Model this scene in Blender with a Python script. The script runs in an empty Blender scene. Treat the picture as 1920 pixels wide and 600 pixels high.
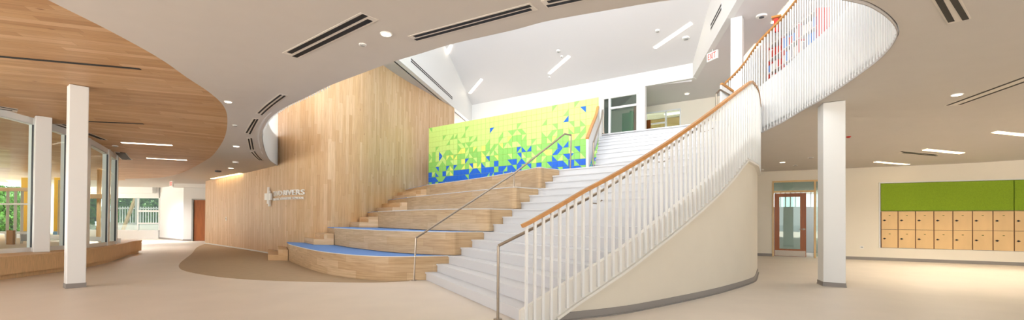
import bpy, math, random
from mathutils import Vector, Matrix
from mathutils.geometry import delaunay_2d_cdt
random.seed(7)
C = bpy.context.scene
COL = C.collection

# ------------------------------------------------------------------ camera
F, CX, CY, CH = 850.0, 960.0, 404.6, 1.25
PIT, ROL = math.radians(.6), math.radians(.37)
_f = Vector((0, math.cos(PIT), math.sin(PIT))); _r0 = Vector((1, 0, 0)); _u0 = Vector((0, -math.sin(PIT), math.cos(PIT)))
RT = _r0 * math.cos(ROL) + _u0 * math.sin(ROL); UP = _u0 * math.cos(ROL) - _r0 * math.sin(ROL)
cam = bpy.data.objects.new('camera', bpy.data.cameras.new('camera')); COL.objects.link(cam)
cam.data.sensor_width = 36; cam.data.lens = F / 1920 * 36
cam.data.shift_y = (CY - 300) / 1920
m = Matrix.Identity(4)
for i in range(3):
    m[i][0], m[i][1], m[i][2] = RT[i], UP[i], -_f[i]
m[2][3] = CH
cam.matrix_world = m
cam.data.clip_end = 300
C.camera = cam

# ------------------------------------------------------------------ world, light, exposure
w = bpy.data.worlds.new('world'); C.world = w; w.use_nodes = True
w.node_tree.nodes['Background'].inputs[0].default_value = (0.86, 0.94, 1.0, 1)
w.node_tree.nodes['Background'].inputs[1].default_value = 1.7
C.view_settings.view_transform = 'Standard'
try: C.view_settings.look = 'None'
except Exception: pass
C.view_settings.exposure = 0.42
C.view_settings.gamma = 1
C.view_settings.use_curve_mapping = False
C.cycles.max_bounces = 7; C.cycles.diffuse_bounces = 5; C.cycles.transparent_max_bounces = 16
C.cycles.sample_clamp_indirect = 6

def area(name, loc, target, sx, sy, power, col):
    l = bpy.data.lights.new(name, 'AREA'); l.shape = 'RECTANGLE'; l.size = sx; l.size_y = sy
    l.energy = power; l.color = col
    o = bpy.data.objects.new(name, l); COL.objects.link(o); o.location = loc
    o.rotation_euler = (Vector(target) - Vector(loc)).to_track_quat('-Z', 'Y').to_euler()
    return o
def point(name, loc, power, col, r=.15):
    l = bpy.data.lights.new(name, 'POINT'); l.energy = power; l.color = col; l.shadow_soft_size = r
    o = bpy.data.objects.new(name, l); COL.objects.link(o); o.location = loc; return o
def spot(name, loc, power, col, ang=110, blend=.8, r=.1):
    l = bpy.data.lights.new(name, 'SPOT'); l.energy = power; l.color = col; l.shadow_soft_size = r
    l.spot_size = math.radians(ang); l.spot_blend = blend
    o = bpy.data.objects.new(name, l); COL.objects.link(o); o.location = loc; return o
# unseen fill added to brighten the atrium, above the slab and behind the camera
area('upper_window_daylight', (-2.5, 2.2, 5.6), (-1, 18, 6.6), 10, 3, 900, (.95, .98, 1.0)).data.spread = math.radians(110)
area('entrance_daylight', (-5, -5, 2.3), (-6, 12, 1.6), 16, 2.6, 120, (1, .97, .92))  # unseen fill added behind the camera to light walls and oak ceiling
area('window_daylight', (-10.6, 2.5, 2.0), (-3, 9, 1.2), 8, 2.8, 240, (.97, .98, 1.0))  # unseen area light added left of view, standing in for glass-wall daylight
sun = bpy.data.lights.new('sun', 'SUN'); sun.energy = 32; sun.angle = .05; sun.color = (1, .96, .88)
so = bpy.data.objects.new('sun', sun); COL.objects.link(so); so.rotation_euler = Vector((.65, -.1, -.75)).to_track_quat('-Z', 'Y').to_euler()
# spots added to brighten the left corridor; warm ceiling lamps of the right-hand hall
for p in ((-20, 23.5, 1500), (-15.5, 18.5, 350)):
    spot('corridor_lamp', (p[0], p[1], 3.0), p[2], (1, .98, .95), 160, 1, .4)
spot('upper_room_lamp', (9.6, 25.3, 7.2), 90, (1, .8, .55), 160, 1, .3)
spot('upper_green_room_lamp', (6.5, 22.6, 7.4), 25, (.95, 1, .95), 160, 1, .3)  # unseen spot added to brighten the green room
spot('door_room_lamp', (13.0, 17.6, 3.0), 250, (.95, 1, 1), 160, 1, .3)
spot('balcony_lamp', (9.2, 15.5, 7.2), 500, (1, .9, .78), 160, 1, .3)
for p in ((9.5, 9.5), (11.5, 12.5), (13.5, 10.5)):
    spot('hall_lamp', (p[0], p[1], 3.0), 300, (1, .86, .68), 150, 1, .4)

# ------------------------------------------------------------------ survey helpers (a pixel of the photo -> a point of the place)
def ray(px, py):
    return _f + RT * ((px - CX) / F) + UP * ((CY - py) / F)
def onz(px, py, z):
    d = ray(px, py); t = (z - CH) / d.z
    return Vector((d.x * t, d.y * t, z))
def aty(px, py, y):
    d = ray(px, py); t = y / d.y
    return Vector((d.x * t, y, CH + d.z * t))
def onp(px, py, P, D):
    d = ray(px, py); n = (-D[1], D[0]); t = (P[0] * n[0] + P[1] * n[1]) / (d.x * n[0] + d.y * n[1])
    return Vector((d.x * t, d.y * t, CH + d.z * t))
def zc(y):
    t = min(1, max(0, (y - 9.2) / 5.2)); t = t * t * (3 - 2 * t)
    return 3.62 - .5 * t
def onc(px, py, off=0):
    z = 3.5
    for _ in range(40):
        p = onz(px, py, z + off); z = .5 * z + .5 * zc(p.y)
    return onz(px, py, z + off)
def atplan(px, P, Q):                       # plan point on segment line P-Q seen at column px (near the horizon)
    return onp(px, 410, P, (Q[0] - P[0], Q[1] - P[1]))

# ------------------------------------------------------------------ materials
def lin(c):
    return tuple((x / 12.92 if x <= .04045 else ((x + .055) / 1.055) ** 2.4) for x in c)
def hexc(h):
    return lin(tuple(int(h[i:i + 2], 16) / 255 for i in (0, 2, 4)))
def mat(name, hx, rough=.5, metal=0, noise=0.0, nscale=8, spec=.5, bump=0, stretch=(1, 1, 1)):
    mt = bpy.data.materials.new(name); mt.use_nodes = True; nt = mt.node_tree; b = nt.nodes['Principled BSDF']
    c = hexc(hx)
    b.inputs['Base Color'].default_value = (*c, 1); b.inputs['Roughness'].default_value = rough
    b.inputs['Metallic'].default_value = metal; b.inputs['Specular IOR Level'].default_value = spec
    if noise or bump:
        tc = nt.nodes.new('ShaderNodeTexCoord'); mp = nt.nodes.new('ShaderNodeMapping'); mp.inputs['Scale'].default_value = stretch
        n = nt.nodes.new('ShaderNodeTexNoise'); n.inputs['Scale'].default_value = nscale; n.inputs['Detail'].default_value = 5
        nt.links.new(tc.outputs['Object'], mp.inputs['Vector']); nt.links.new(mp.outputs[0], n.inputs['Vector'])
        if noise:
            r = nt.nodes.new('ShaderNodeValToRGB'); r.color_ramp.elements[0].position = .3; r.color_ramp.elements[1].position = .7
            r.color_ramp.elements[0].color = (*[x * (1 - noise) for x in c], 1); r.color_ramp.elements[1].color = (*[min(1, x * (1 + noise)) for x in c], 1)
            nt.links.new(n.outputs[0], r.inputs[0]); nt.links.new(r.outputs[0], b.inputs['Base Color'])
        if bump:
            bp = nt.nodes.new('ShaderNodeBump'); bp.inputs['Strength'].default_value = bump; bp.inputs['Distance'].default_value = .01
            nt.links.new(n.outputs[0], bp.inputs['Height']); nt.links.new(bp.outputs[0], b.inputs['Normal'])
    return mt
def emit(name, hx, s):
    mt = bpy.data.materials.new(name); mt.use_nodes = True; nt = mt.node_tree; nt.nodes.clear()
    o = nt.nodes.new('ShaderNodeOutputMaterial'); e = nt.nodes.new('ShaderNodeEmission')
    e.inputs[0].default_value = (*hexc(hx), 1); e.inputs[1].default_value = s; nt.links.new(e.outputs[0], o.inputs[0]); return mt
def glass(name, tint='f2f8f6', refl=.035):
    mt = bpy.data.materials.new(name); mt.use_nodes = True; nt = mt.node_tree; nt.nodes.clear()
    o = nt.nodes.new('ShaderNodeOutputMaterial'); t = nt.nodes.new('ShaderNodeBsdfTransparent'); g = nt.nodes.new('ShaderNodeBsdfGlossy')
    t.inputs[0].default_value = (*hexc(tint), 1); g.inputs['Roughness'].default_value = .02
    mx = nt.nodes.new('ShaderNodeMixShader'); mx.inputs[0].default_value = refl
    nt.links.new(t.outputs[0], mx.inputs[1]); nt.links.new(g.outputs[0], mx.inputs[2]); nt.links.new(mx.outputs[0], o.inputs[0]); return mt
def plank(name, cols, bw, bh, gap=.002, rough=.45, gapcol='7a5a3a', grain=.14, knots=True, offs=.37):
    """boards laid along U of the UV map (U, V in metres)"""
    mt = bpy.data.materials.new(name); mt.use_nodes = True; nt = mt.node_tree; b = nt.nodes['Principled BSDF']
    b.inputs['Roughness'].default_value = rough; b.inputs['Specular IOR Level'].default_value = .3
    uv = nt.nodes.new('ShaderNodeUVMap'); L = nt.links.new
    br = nt.nodes.new('ShaderNodeTexBrick'); br.offset = 0; br.offset_frequency = 2; br.squash = 1
    br.inputs['Scale'].default_value = 1; br.inputs['Brick Width'].default_value = bw; br.inputs['Row Height'].default_value = bh
    br.inputs['Mortar Size'].default_value = gap; br.inputs['Mortar Smooth'].default_value = .1; br.inputs['Bias'].default_value = 0
    br.inputs['Color1'].default_value = (0, 0, 0, 1); br.inputs['Color2'].default_value = (1, 1, 1, 1); br.inputs['Mortar'].default_value = (.5, .5, .5, 1)
    sx = nt.nodes.new('ShaderNodeSeparateXYZ'); L(uv.outputs[0], sx.inputs[0])
    def mth(op, a, b):
        n_ = nt.nodes.new('ShaderNodeMath'); n_.operation = op; L(a, n_.inputs[0])
        if b is not None: n_.inputs[1].default_value = b
        return n_
    row = mth('FLOOR', mth('DIVIDE', sx.outputs[1], bh).outputs[0], None)
    wn = nt.nodes.new('ShaderNodeTexWhiteNoise'); wn.noise_dimensions = '1D'; L(row.outputs[0], wn.inputs['W'])
    sh = mth('MULTIPLY', wn.outputs['Value'], bw); ad = nt.nodes.new('ShaderNodeMath'); ad.operation = 'ADD'; L(sx.outputs[0], ad.inputs[0]); L(sh.outputs[0], ad.inputs[1])
    cx = nt.nodes.new('ShaderNodeCombineXYZ'); L(ad.outputs[0], cx.inputs[0]); L(sx.outputs[1], cx.inputs[1]); L(cx.outputs[0], br.inputs['Vector'])
    rp = nt.nodes.new('ShaderNodeValToRGB'); el = rp.color_ramp.elements
    el[0].position = 0; el[0].color = (*hexc(cols[0]), 1); el[1].position = 1; el[1].color = (*hexc(cols[-1]), 1)
    for i, c in enumerate(cols[1:-1]):
        e = el.new((i + 1) / (len(cols) - 1)); e.color = (*hexc(c), 1)
    L(br.outputs['Color'], rp.inputs[0])
    mp = nt.nodes.new('ShaderNodeMapping'); mp.inputs['Scale'].default_value = (1.2, 22, 1); L(uv.outputs[0], mp.inputs[0])
    n = nt.nodes.new('ShaderNodeTexNoise'); n.inputs['Scale'].default_value = 1.6; n.inputs['Detail'].default_value = 6; L(mp.outputs[0], n.inputs['Vector'])
    n.inputs['Distortion'].default_value = .6
    r2 = nt.nodes.new('ShaderNodeValToRGB'); r2.color_ramp.elements[0].position = .3; r2.color_ramp.elements[1].position = .7
    r2.color_ramp.elements[0].color = (1 - grain * 1.2, 1 - grain * 1.4, 1 - grain * 1.7, 1); r2.color_ramp.elements[1].color = (1, 1, 1, 1); L(n.outputs[0], r2.inputs[0])
    mx = nt.nodes.new('ShaderNodeMix'); mx.data_type = 'RGBA'; mx.blend_type = 'MULTIPLY'; mx.inputs[0].default_value = 1
    L(rp.outputs[0], mx.inputs[6]); L(r2.outputs[0], mx.inputs[7]); out = mx.outputs[2]
    if knots:
        mk = nt.nodes.new('ShaderNodeMapping'); mk.inputs['Scale'].default_value = (1.5, 3.1, 1); L(uv.outputs[0], mk.inputs[0])
        v = nt.nodes.new('ShaderNodeTexVoronoi'); v.inputs['Scale'].default_value = 1.0; L(mk.outputs[0], v.inputs['Vector'])
        rk = nt.nodes.new('ShaderNodeValToRGB'); rk.color_ramp.elements[0].position = .03; rk.color_ramp.elements[1].position = .075
        rk.color_ramp.elements[0].color = (.42, .27, .16, 1); rk.color_ramp.elements[1].color = (1, 1, 1, 1); L(v.outputs['Distance'], rk.inputs[0])
        m2 = nt.nodes.new('ShaderNodeMix'); m2.data_type = 'RGBA'; m2.blend_type = 'MULTIPLY'; m2.inputs[0].default_value = .8
        L(out, m2.inputs[6]); L(rk.outputs[0], m2.inputs[7]); out = m2.outputs[2]
    m3 = nt.nodes.new('ShaderNodeMix'); m3.data_type = 'RGBA'; m3.inputs[7].default_value = (*hexc(gapcol), 1)
    L(br.outputs['Fac'], m3.inputs[0]); L(out, m3.inputs[6]); L(m3.outputs[2], b.inputs['Base Color'])
    return mt
M = dict(
    white=mat('white_paint', 'e2e2e0', .6), whitec=mat('white_ceiling_paint', 'c8c2bb', .8, noise=.012, nscale=3),
    steel_white=mat('white_powder_coat', 'dfdfdd', .35), stringer=mat('white_steel_plate', 'dedad2', .4),
    cream=mat('cream_plaster', 'd8d0c0', .7, noise=.015, nscale=2), warmwall=mat('warm_white_wall_paint', 'e8e0d0', .7),
    floor=mat('beige_rubber_floor', 'd9cfc3', .42, noise=.035, nscale=1.3, spec=.35), carpet=mat('brown_rubber_floor', 'a9957a', .6, noise=.05, nscale=6),
    tread=mat('white_speckled_tread', 'cccdd0', .55, noise=.035, nscale=160), riser_side=mat('tread_side', 'cfcbc6', .6),
    base=mat('grey_rubber_base', '8b8580', .5), steel=mat('brushed_steel', 'a09384', .3, 1, noise=.05, nscale=40),
    rail=mat('oak_handrail', 'b9803f', .35, noise=.12, nscale=9, stretch=(1, 1, 6)), black=mat('black_slot', '0b0a0a', .6),
    frame=mat('white_diffuser_frame', 'd9d2c8', .5), blue=mat('blue_carpet', '6a95d8', .95, noise=.1, nscale=120),
    alu=mat('white_aluminium_frame', 'e4e6e6', .35), dark=mat('dark_gasket', '35363c', .4),
    green=mat('green_felt', '7f9c22', .95, noise=.09, nscale=35), seam=mat('dark_green_seam', '3c5c10', .9),
    locker=mat('maple_locker_door', 'dcb983', .4, noise=.07, nscale=3, stretch=(1, 1, .3)), lockgap=mat('brown_locker_edge', '6c3f22', .6),
    door=mat('cherry_wood_door', '93511f', .35, noise=.22, nscale=3, stretch=(5, 5, .5)),
    glass=glass('window_glass'), glassg=glass('tinted_glass', 'dde9e2', .08),
    lamp=emit('lamp_diffuser', 'fff1dc', 5), lampw=emit('warm_lamp_diffuser', 'ffe2b4', 5), exitr=emit('exit_letters', 'ff5040', 1.2),
    plastic=mat('white_plastic', 'efeeea', .4), nib=mat('white_nosing', 'd6d6d4', .5),
    vwood=plank('oak_wall_boards', ['c8a379', 'd4b187', 'cfab82', 'dcbc96', 'd1ad84', 'dec19c', 'd5b48c'], 1.3, .115, .0012, gapcol='a57c4e', grain=.17),
    hwood=plank('grey_oak_boards', ['c0a27c', 'ccb08c', 'bea07c', 'd4bb9a', 'c9ab84', 'd0b592'], 1.2, .17, .0012, gapcol='8f7354', grain=.22),
    cwood=plank('oak_ceiling_boards', ['b98f64', 'cda67b', 'c39a6e', 'd8b48d', 'bf966b', 'cfa97f'], 1.5, .14, .0015, gapcol='86633f', grain=.2),
    bench=mat('oak_bench_veneer', 'd8b48b', .45, noise=.16, nscale=14, stretch=(6, 6, .35)),
    yellow=mat('yellow_panel_wall', 'f2c23a', .7), sky_blue=mat('light_blue_skirting', '7fb2d8', .7),
    leaf=mat('hedge_leaves', '4a7330', .8, noise=.7, nscale=3.5, bump=.8), grass=mat('pale_paving', 'e8e6de', .8),
    card=mat('brown_board', 'a97a48', .7), greyb=mat('grey_crate', 'a5a6a4', .7), ply=mat('pale_timber', 'd9b98c', .6),
    boardg=mat('dark_grey_board', '4b5056', .5), palegrey=mat('pale_grey_wall', 'cfd4d6', .7),
    g1=mat('tile_lime', 'c2de7c', .6, noise=.05, nscale=30), g2=mat('tile_green', '8cc860', .6, noise=.05, nscale=30), g3=mat('tile_blue', '1c62c4', .6, noise=.05, nscale=30),
    g4=mat('tile_yellow', 'dfe26c', .6, noise=.05, nscale=30), grout=mat('tile_joint', '8fae3c', .7),
    redb=mat('red_book', 'c3372c', .6), whiteb=mat('pale_book', 'd9d4cc', .7), greyp=mat('grey_book', '8d8792', .7),
    greenw=mat('deep_green_wall', '1f8a4c', .7), tealw=mat('grey_teal_wall', '6f9186', .7),
)

# ------------------------------------------------------------------ mesh helpers
def smooth(me, ang=35):
    me.shade_smooth() if hasattr(me, 'shade_smooth') else None
    try: me.set_sharp_from_angle(angle=math.radians(ang))
    except Exception: pass
def mesh(name, verts, faces, mt, parent=None, uvs=None, mats=None, sm=False):
    me = bpy.data.meshes.new(name); me.from_pydata([tuple(v) for v in verts], [], faces); 
    if isinstance(mt, (list, tuple)):
        for x in mt: me.materials.append(x)
        if mats:
            for p, i in zip(me.polygons, mats): p.material_index = i
    else: me.materials.append(mt)
    if uvs:
        ul = me.uv_layers.new(name='UVMap'); k = 0
        for p in me.polygons:
            for li in p.loop_indices:
                ul.data[li].uv = uvs[k]; k += 1
    me.update()
    if sm: smooth(me)
    o = bpy.data.objects.new(name, me); COL.objects.link(o)
    if parent is not None:
        o.parent = parent; o.matrix_parent_inverse = parent.matrix_world.inverted() if False else Matrix.Translation(-parent.location)
    return o
class MB:
    """collects shapes and links them as one mesh"""
    def __init__(s): s.v = []; s.f = []; s.uv = []; s.mi = []
    def add(s, v, f, uv=None, mi=0):
        k = len(s.v); s.v += [Vector(x) for x in v]
        for i, q in enumerate(f):
            s.f.append(tuple(k + j for j in q)); s.mi.append(mi)
            s.uv += (uv[i] if uv else [(0, 0)] * len(q))
        return s
    def prism(s, poly, z0, z1, mi=0):        # poly plan points (ccw or cw), z0/z1 number or list
        n = len(poly); Z0 = z0 if isinstance(z0, (list, tuple)) else [z0] * n; Z1 = z1 if isinstance(z1, (list, tuple)) else [z1] * n
        A = sum(poly[i][0] * poly[(i + 1) % n][1] - poly[(i + 1) % n][0] * poly[i][1] for i in range(n))
        if A < 0: poly = poly[::-1]; Z0 = Z0[::-1]; Z1 = Z1[::-1]
        v = [(p[0], p[1], z) for p, z in zip(poly, Z0)] + [(p[0], p[1], z) for p, z in zip(poly, Z1)]
        f = [tuple(range(n - 1, -1, -1)), tuple(range(n, 2 * n))]
        uv = [[(p[0], p[1]) for p in poly[::-1]], [(p[0], p[1]) for p in poly]]
        a = 0
        for i in range(n):
            j = (i + 1) % n; L = math.hypot(poly[j][0] - poly[i][0], poly[j][1] - poly[i][1])
            f.append((i, j, n + j, n + i)); uv.append([(a, Z0[i]), (a + L, Z0[j]), (a + L, Z1[j]), (a, Z1[i])]); a += L
        return s.add(v, f, uv, mi)
    def box(s, a, b, mi=0):
        return s.prism([(a[0], a[1]), (b[0], a[1]), (b[0], b[1]), (a[0], b[1])], a[2], b[2], mi)
    def obox(s, P, D, s0, s1, z0, z1, d0, d1, mi=0):   # box on a wall line: along s, depth d towards the viewer side
        n = (D[1], -D[0])
        q = lambda a, d: (P[0] + D[0] * a + n[0] * d, P[1] + D[1] * a + n[1] * d)
        return s.prism([q(s0, d0), q(s1, d0), q(s1, d1), q(s0, d1)], z0, z1, mi)
    def strip(s, P, z0, z1, th, mi=0, uvv=False, closed=False):  # upright band along plan polyline, thickness th to the left
        n = len(P); Z0 = z0 if isinstance(z0, (list, tuple)) else [z0] * n; Z1 = z1 if isinstance(z1, (list, tuple)) else [z1] * n
        Q = offset(P, th); v = []; f = []; uv = []; arc = [0]
        for i in range(1, n): arc.append(arc[-1] + math.hypot(P[i][0] - P[i - 1][0], P[i][1] - P[i - 1][1]))
        for i in range(n):
            v += [(P[i][0], P[i][1], Z0[i]), (P[i][0], P[i][1], Z1[i]), (Q[i][0], Q[i][1], Z1[i]), (Q[i][0], Q[i][1], Z0[i])]
        for i in range(n - 1):
            a, b = 4 * i, 4 * i + 4
            for (p, q) in ((0, 1), (1, 2), (2, 3), (3, 0)):
                f.append((a + p, b + p, b + q, a + q))
                if p in (0, 2):
                    pts = [(arc[i], v[a + p][2]), (arc[i + 1], v[b + p][2]), (arc[i + 1], v[b + q][2]), (arc[i], v[a + q][2])]
                    if uvv: pts = [(y, x) for x, y in pts]
                    uv.append(pts)
                else: uv.append([(arc[i], 0), (arc[i + 1], 0), (arc[i + 1], .1), (arc[i], .1)])
        f += [(0, 1, 2, 3), (4 * n - 1, 4 * n - 2, 4 * n - 3, 4 * n - 4)]; uv += [[(0, 0)] * 4] * 2
        return s.add(v, f, uv, mi)
    def tube(s, pts, r, n=8, mi=0, sq=None):
        pts = [Vector(p) for p in pts]; k = len(pts); v = []; f = []
        for i, p in enumerate(pts):
            t = ((pts[i] - pts[i - 1]).normalized() if i else Vector((0, 0, 0))) + ((pts[i + 1] - pts[i]).normalized() if i < k - 1 else Vector((0, 0, 0)))
            t.normalize(); up = Vector((0, 0, 1)) if abs(t.z) < .95 else Vector((.8, .6, 0))
            a = t.cross(up).normalized(); b = a.cross(t).normalized()
            # miter widening
            m_ = 1.0
            if 0 < i < k - 1:
                c_ = (pts[i] - pts[i - 1]).normalized().dot(t); m_ = 1 / max(.5, c_)
            if sq:
                v += [p + a * (x * sq[0] / 2) + b * (y * sq[1] / 2 * m_) for x, y in ((-1, -1), (1, -1), (1, 1), (-1, 1))]
            else:
                v += [p + (a * math.cos(2 * math.pi * j / n) + b * math.sin(2 * math.pi * j / n) * m_) * r for j in range(n)]
        if sq: n = 4
        for i in range(k - 1):
            for j in range(n): f.append((i * n + j, i * n + (j + 1) % n, (i + 1) * n + (j + 1) % n, (i + 1) * n + j))
        f += [tuple(range(n - 1, -1, -1)), tuple((k - 1) * n + j for j in range(n))]
        return s.add(v, f, None, mi)
    def disc(s, c, r, h, n=24, mi=0, tilt=None):   # short cylinder hanging down from c
        v = []; f = []
        for z in (0, -h): v += [(c[0] + r * math.cos(2 * math.pi * j / n), c[1] + r * math.sin(2 * math.pi * j / n), c[2] + z) for j in range(n)]
        for j in range(n): f.append((j, (j + 1) % n, n + (j + 1) % n, n + j))
        f += [tuple(range(n)), tuple(range(2 * n - 1, n - 1, -1))]
        return s.add(v, f, None, mi)
    def build(s, name, mt, parent=None, sm=False):
        return mesh(name, s.v, s.f, mt, parent, s.uv, s.mi if isinstance(mt, (list, tuple)) else None, sm)
def offset(P, th):
    out = []
    for i in range(len(P)):
        a = P[max(i - 1, 0)]; b = P[min(i + 1, len(P) - 1)]
        dx, dy = b[0] - a[0], b[1] - a[1]; L = math.hypot(dx, dy) or 1
        out.append((P[i][0] - dy / L * th, P[i][1] + dx / L * th))
    return out
def cat(P, n=8):
    P = [Vector((p[0], p[1], p[2] if len(p) > 2 else 0)) for p in P]; P = [2 * P[0] - P[1]] + P + [2 * P[-1] - P[-2]]; o = []
    for i in range(1, len(P) - 2):
        for j in range(n):
            t = j / n; a, b, c, d = P[i - 1:i + 3]
            o.append(.5 * ((2 * b) + (c - a) * t + (2 * a - 5 * b + 4 * c - d) * t * t + (3 * b - a - 3 * c + d) * t ** 3))
    o.append(P[-2]); return o
class Curve:
    def __init__(s, P, n=12):
        s.P = cat(P, n); s.S = [0]
        for a, b in zip(s.P, s.P[1:]): s.S.append(s.S[-1] + math.hypot(b.x - a.x, b.y - a.y))
        s.L = s.S[-1]
    def at(s, q):
        q = max(0, min(s.L, q))
        for i in range(len(s.S) - 1):
            if q <= s.S[i + 1] + 1e-9:
                t = (q - s.S[i]) / max(1e-9, s.S[i + 1] - s.S[i]); return s.P[i].lerp(s.P[i + 1], t)
        return s.P[-1]
    def tan(s, q):
        d = s.at(q + .05) - s.at(q - .05); d.z = 0; return d.normalized()
    def off(s, q, d):
        t = s.tan(q); p = s.at(q); return Vector((p.x - t.y * d, p.y + t.x * d, 0))
def interp(x, tab):
    if x <= tab[0][0]: return tab[0][1]
    for (a, u), (b, v) in zip(tab, tab[1:]):
        if x <= b: return u + (v - u) * (x - a) / (b - a)
    return tab[-1][1]
def tag(o, label, cat_, group=None, kind=None):
    o['label'] = label; o['category'] = cat_
    if group: o['group'] = group
    if kind: o['kind'] = kind
    return o
def thing(name, loc, label, cat_, group=None):
    o = bpy.data.objects.new(name, None); COL.objects.link(o); o.location = loc; o.empty_display_size = .2
    return tag(o, label, cat_, group)
def struct(o, label=None, cat_=None):
    o['kind'] = 'structure'
    if label: o['label'] = label
    if cat_: o['category'] = cat_
    return o
def child_copy(src, parent, delta):
    c = src.copy(); COL.objects.link(c); c.parent = parent; c.location = src.location + Vector(delta); return c

# ================================================================== SETTING
# ---- floor
mb = MB(); mb.box((-60, -30, -.2), (40, 30, 0))
struct(mb.build('floor', M['floor']), 'beige rubber floor running through the whole hall', 'floor')
cp = [(-15.24, 22.55), (-13.6, 19.6), (-11.46, 16.27), (-10.2, 14.2), (-9.21, 12.6), (-8.42, 11.5), (-7.66, 10.7), (-6.47, 9.84), (-5.36, 9.32), (-4.26, 9.09), (-3.26, 9.0), (-2.54, 9.05), (-2.1, 9.28)]
cpc = [(p.x, p.y) for p in cat(cp, 6)]
mb = MB(); mb.prism(cpc + [(-2.0, 11.5), (-5.2, 14.4), (-6.6, 14.7), (-8.8, 16.45), (-11.5, 19.1)], 0.0005, .004)
struct(mb.build('floor', M['carpet']), 'brown inlaid floor area in front of the oak wall', 'floor')

# ---- ceiling of the lower level (white, with wooden field and the oval opening)
RIM = [(523, 312), (505, 300), (491, 262), (500, 230), (525, 207), (575, 182), (615, 162), (680, 137), (740, 115), (790, 100), (850, 82), (960, 57), (1025, 40), (1135, 20), (1260, 0)]
RIMR = [(1615, 0), (1650, 15), (1675, 35), (1686, 55), (1680, 75), (1660, 100), (1630, 125), (1585, 157), (1535, 189), (1475, 224), (1425, 250)]
ra = [onc(*p) for p in RIM]; rb = [onc(*p) for p in RIMR]
rimpts = [(p.x, p.y) for p in ra] + [(2.5, 4.66), (3.15, 4.66)] + [(p.x, p.y) for p in rb] + [(6.2, 12.1), (6.15, 12.95)]
rimc = [(p.x, p.y) for p in cat(rimpts, 6)]
hole = rimc + [(6.6, 13.6), (2.9, 14.6), (-3.3, 19.5), (-2.9, 21.5), (-5.2, 21.5), (-8.4, 17.0)]
wc = [(90, 0), (210, 60), (300, 110), (350, 145), (395, 175), (420, 200), (426.5, 225), (422, 255), (408, 280), (387, 300), (343, 323), (300, 333)]
wcp = [onc(*p) for p in wc]
woodedge = [(-5.25, -6), (-5.02, 0), (-4.98, 3)] + [(p.x, p.y) for p in wcp] + [(-18.5, 21.6)]
woodedge = [(p.x, p.y) for p in cat(woodedge, 6)]
woodpoly = woodedge + [(-30, 24), (-30, -6)]
def inside(p, poly):
    c = False; j = len(poly) - 1
    for i in range(len(poly)):
        a, b = poly[i], poly[j]
        if (a[1] > p[1]) != (b[1] > p[1]) and p[0] < (b[0] - a[0]) * (p[1] - a[1]) / (b[1] - a[1] + 1e-12) + a[0]: c = not c
        j = i
    return c
outer = [(-16.5, -6), (26, -6), (26, 30), (-30, 30), (-30, 22), (-17.5, 16.5)]
V = []; E = []
def addloop(pl, close=True):
    k = len(V); V.extend(Vector(p) for p in pl)
    E.extend((k + i, k + (i + 1) % len(pl)) for i in range(len(pl) if close else len(pl) - 1))
addloop(outer); addloop(hole); addloop(woodedge, False)
g = 1.0; x = -29.5
while x < 26:
    y = -5.5
    while y < 30:
        if 8 < y < 16 or (int(x * 2) % 4 == 1 and int(y * 2) % 4 == 1): V.append(Vector((x + .013 * y, y)))
        y += .5
    x += 1.0
vo, eo, fo, *_ = delaunay_2d_cdt(V, E, [], 0, 1e-5)
TH = .12
def ceil_mesh(name, sel, mt, uvf=None):
    fs = []
    for f in fo:
        c = sum((vo[i] for i in f), Vector((0, 0))) / len(f)
        if sel(c): fs.append(tuple(f))
    used = sorted({i for f in fs for i in f}); mp = {i: k for k, i in enumerate(used)}
    v = [(vo[i].x, vo[i].y, zc(vo[i].y)) for i in used]; n = len(v)
    v += [(a, b, c + TH) for a, b, c in v]
    F_ = []; cnt = {}
    for f in fs:
        q = [mp[i] for i in f]; area2 = sum(v[q[k]][0] * v[q[(k + 1) % 3]][1] - v[q[(k + 1) % 3]][0] * v[q[k]][1] for k in range(3))
        if area2 > 0: q = q[::-1]
        F_.append(tuple(q)); F_.append(tuple(i + n for i in q[::-1]))
        for k in range(3): cnt[(q[k], q[(k + 1) % 3])] = 1
    for (a, b) in cnt:
        if (b, a) not in cnt: F_.append((b, a, a + n, b + n))
    uv = []
    for f in F_:
        for i in f: uv.append(uvf(v[i]) if uvf else (v[i][0], v[i][1]))
    return mesh(name, v, F_, mt, None, uv)
struct(ceil_mesh('ceiling', lambda c: inside(c, outer) and not inside(c, hole) and not inside(c, woodpoly), M['whitec']), 'white plaster ceiling around the oval opening', 'ceiling')
cd = (.944, .329)
struct(ceil_mesh('ceiling', lambda c: inside(c, woodpoly) and not inside(c, hole), M['cwood'], lambda p: (p[0] * cd[0] + p[1] * cd[1], -p[0] * cd[1] + p[1] * cd[0])), 'oak board ceiling over the window seat with curved edge', 'ceiling')

# ---- oak feature wall
WW = [(-15.34, 22.66), (-11.49, 19.05), (-8.8, 16.4), (-7.5, 15.0), (-6.62, 14.5), (-5.88, 14.38), (-5.3, 14.95), (-5.0, 15.7), (-4.76, 17.2), (-4.4, 18.7)]
wcv = [(p.x, p.y) for p in cat(WW, 8)]
low = [p for p in wcv]
mb = MB()
zt = [interp(p[0], [(-9.2, 3.3), (-8.35, 3.4), (-8.3, 7.0), (0, 7.0)]) for p in wcv]
# upper part leans along the bulkhead line, one continuous surface split at the slab
TOPB = [(-4.1, 16.3), (-2.99, 23.19)]
mb.strip(wcv, 0.0, zt, .25, uvv=True)
mb.strip([(-4.4, 18.7), (-2.99, 23.19)], 0, 7.0, .25, uvv=True)
struct(mb.build('wall_left', M['vwood'], sm=True), 'tall curved wall of vertical oak boards', 'wall')
mb = MB(); bl = [p for p in wcv if p[0] < -8.0]
mb.strip([(p[0], p[1]) for p in offset(bl, -.012)], .004, .05, .012)
struct(mb.build('baseboard_left', M['nib']), None)

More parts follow.
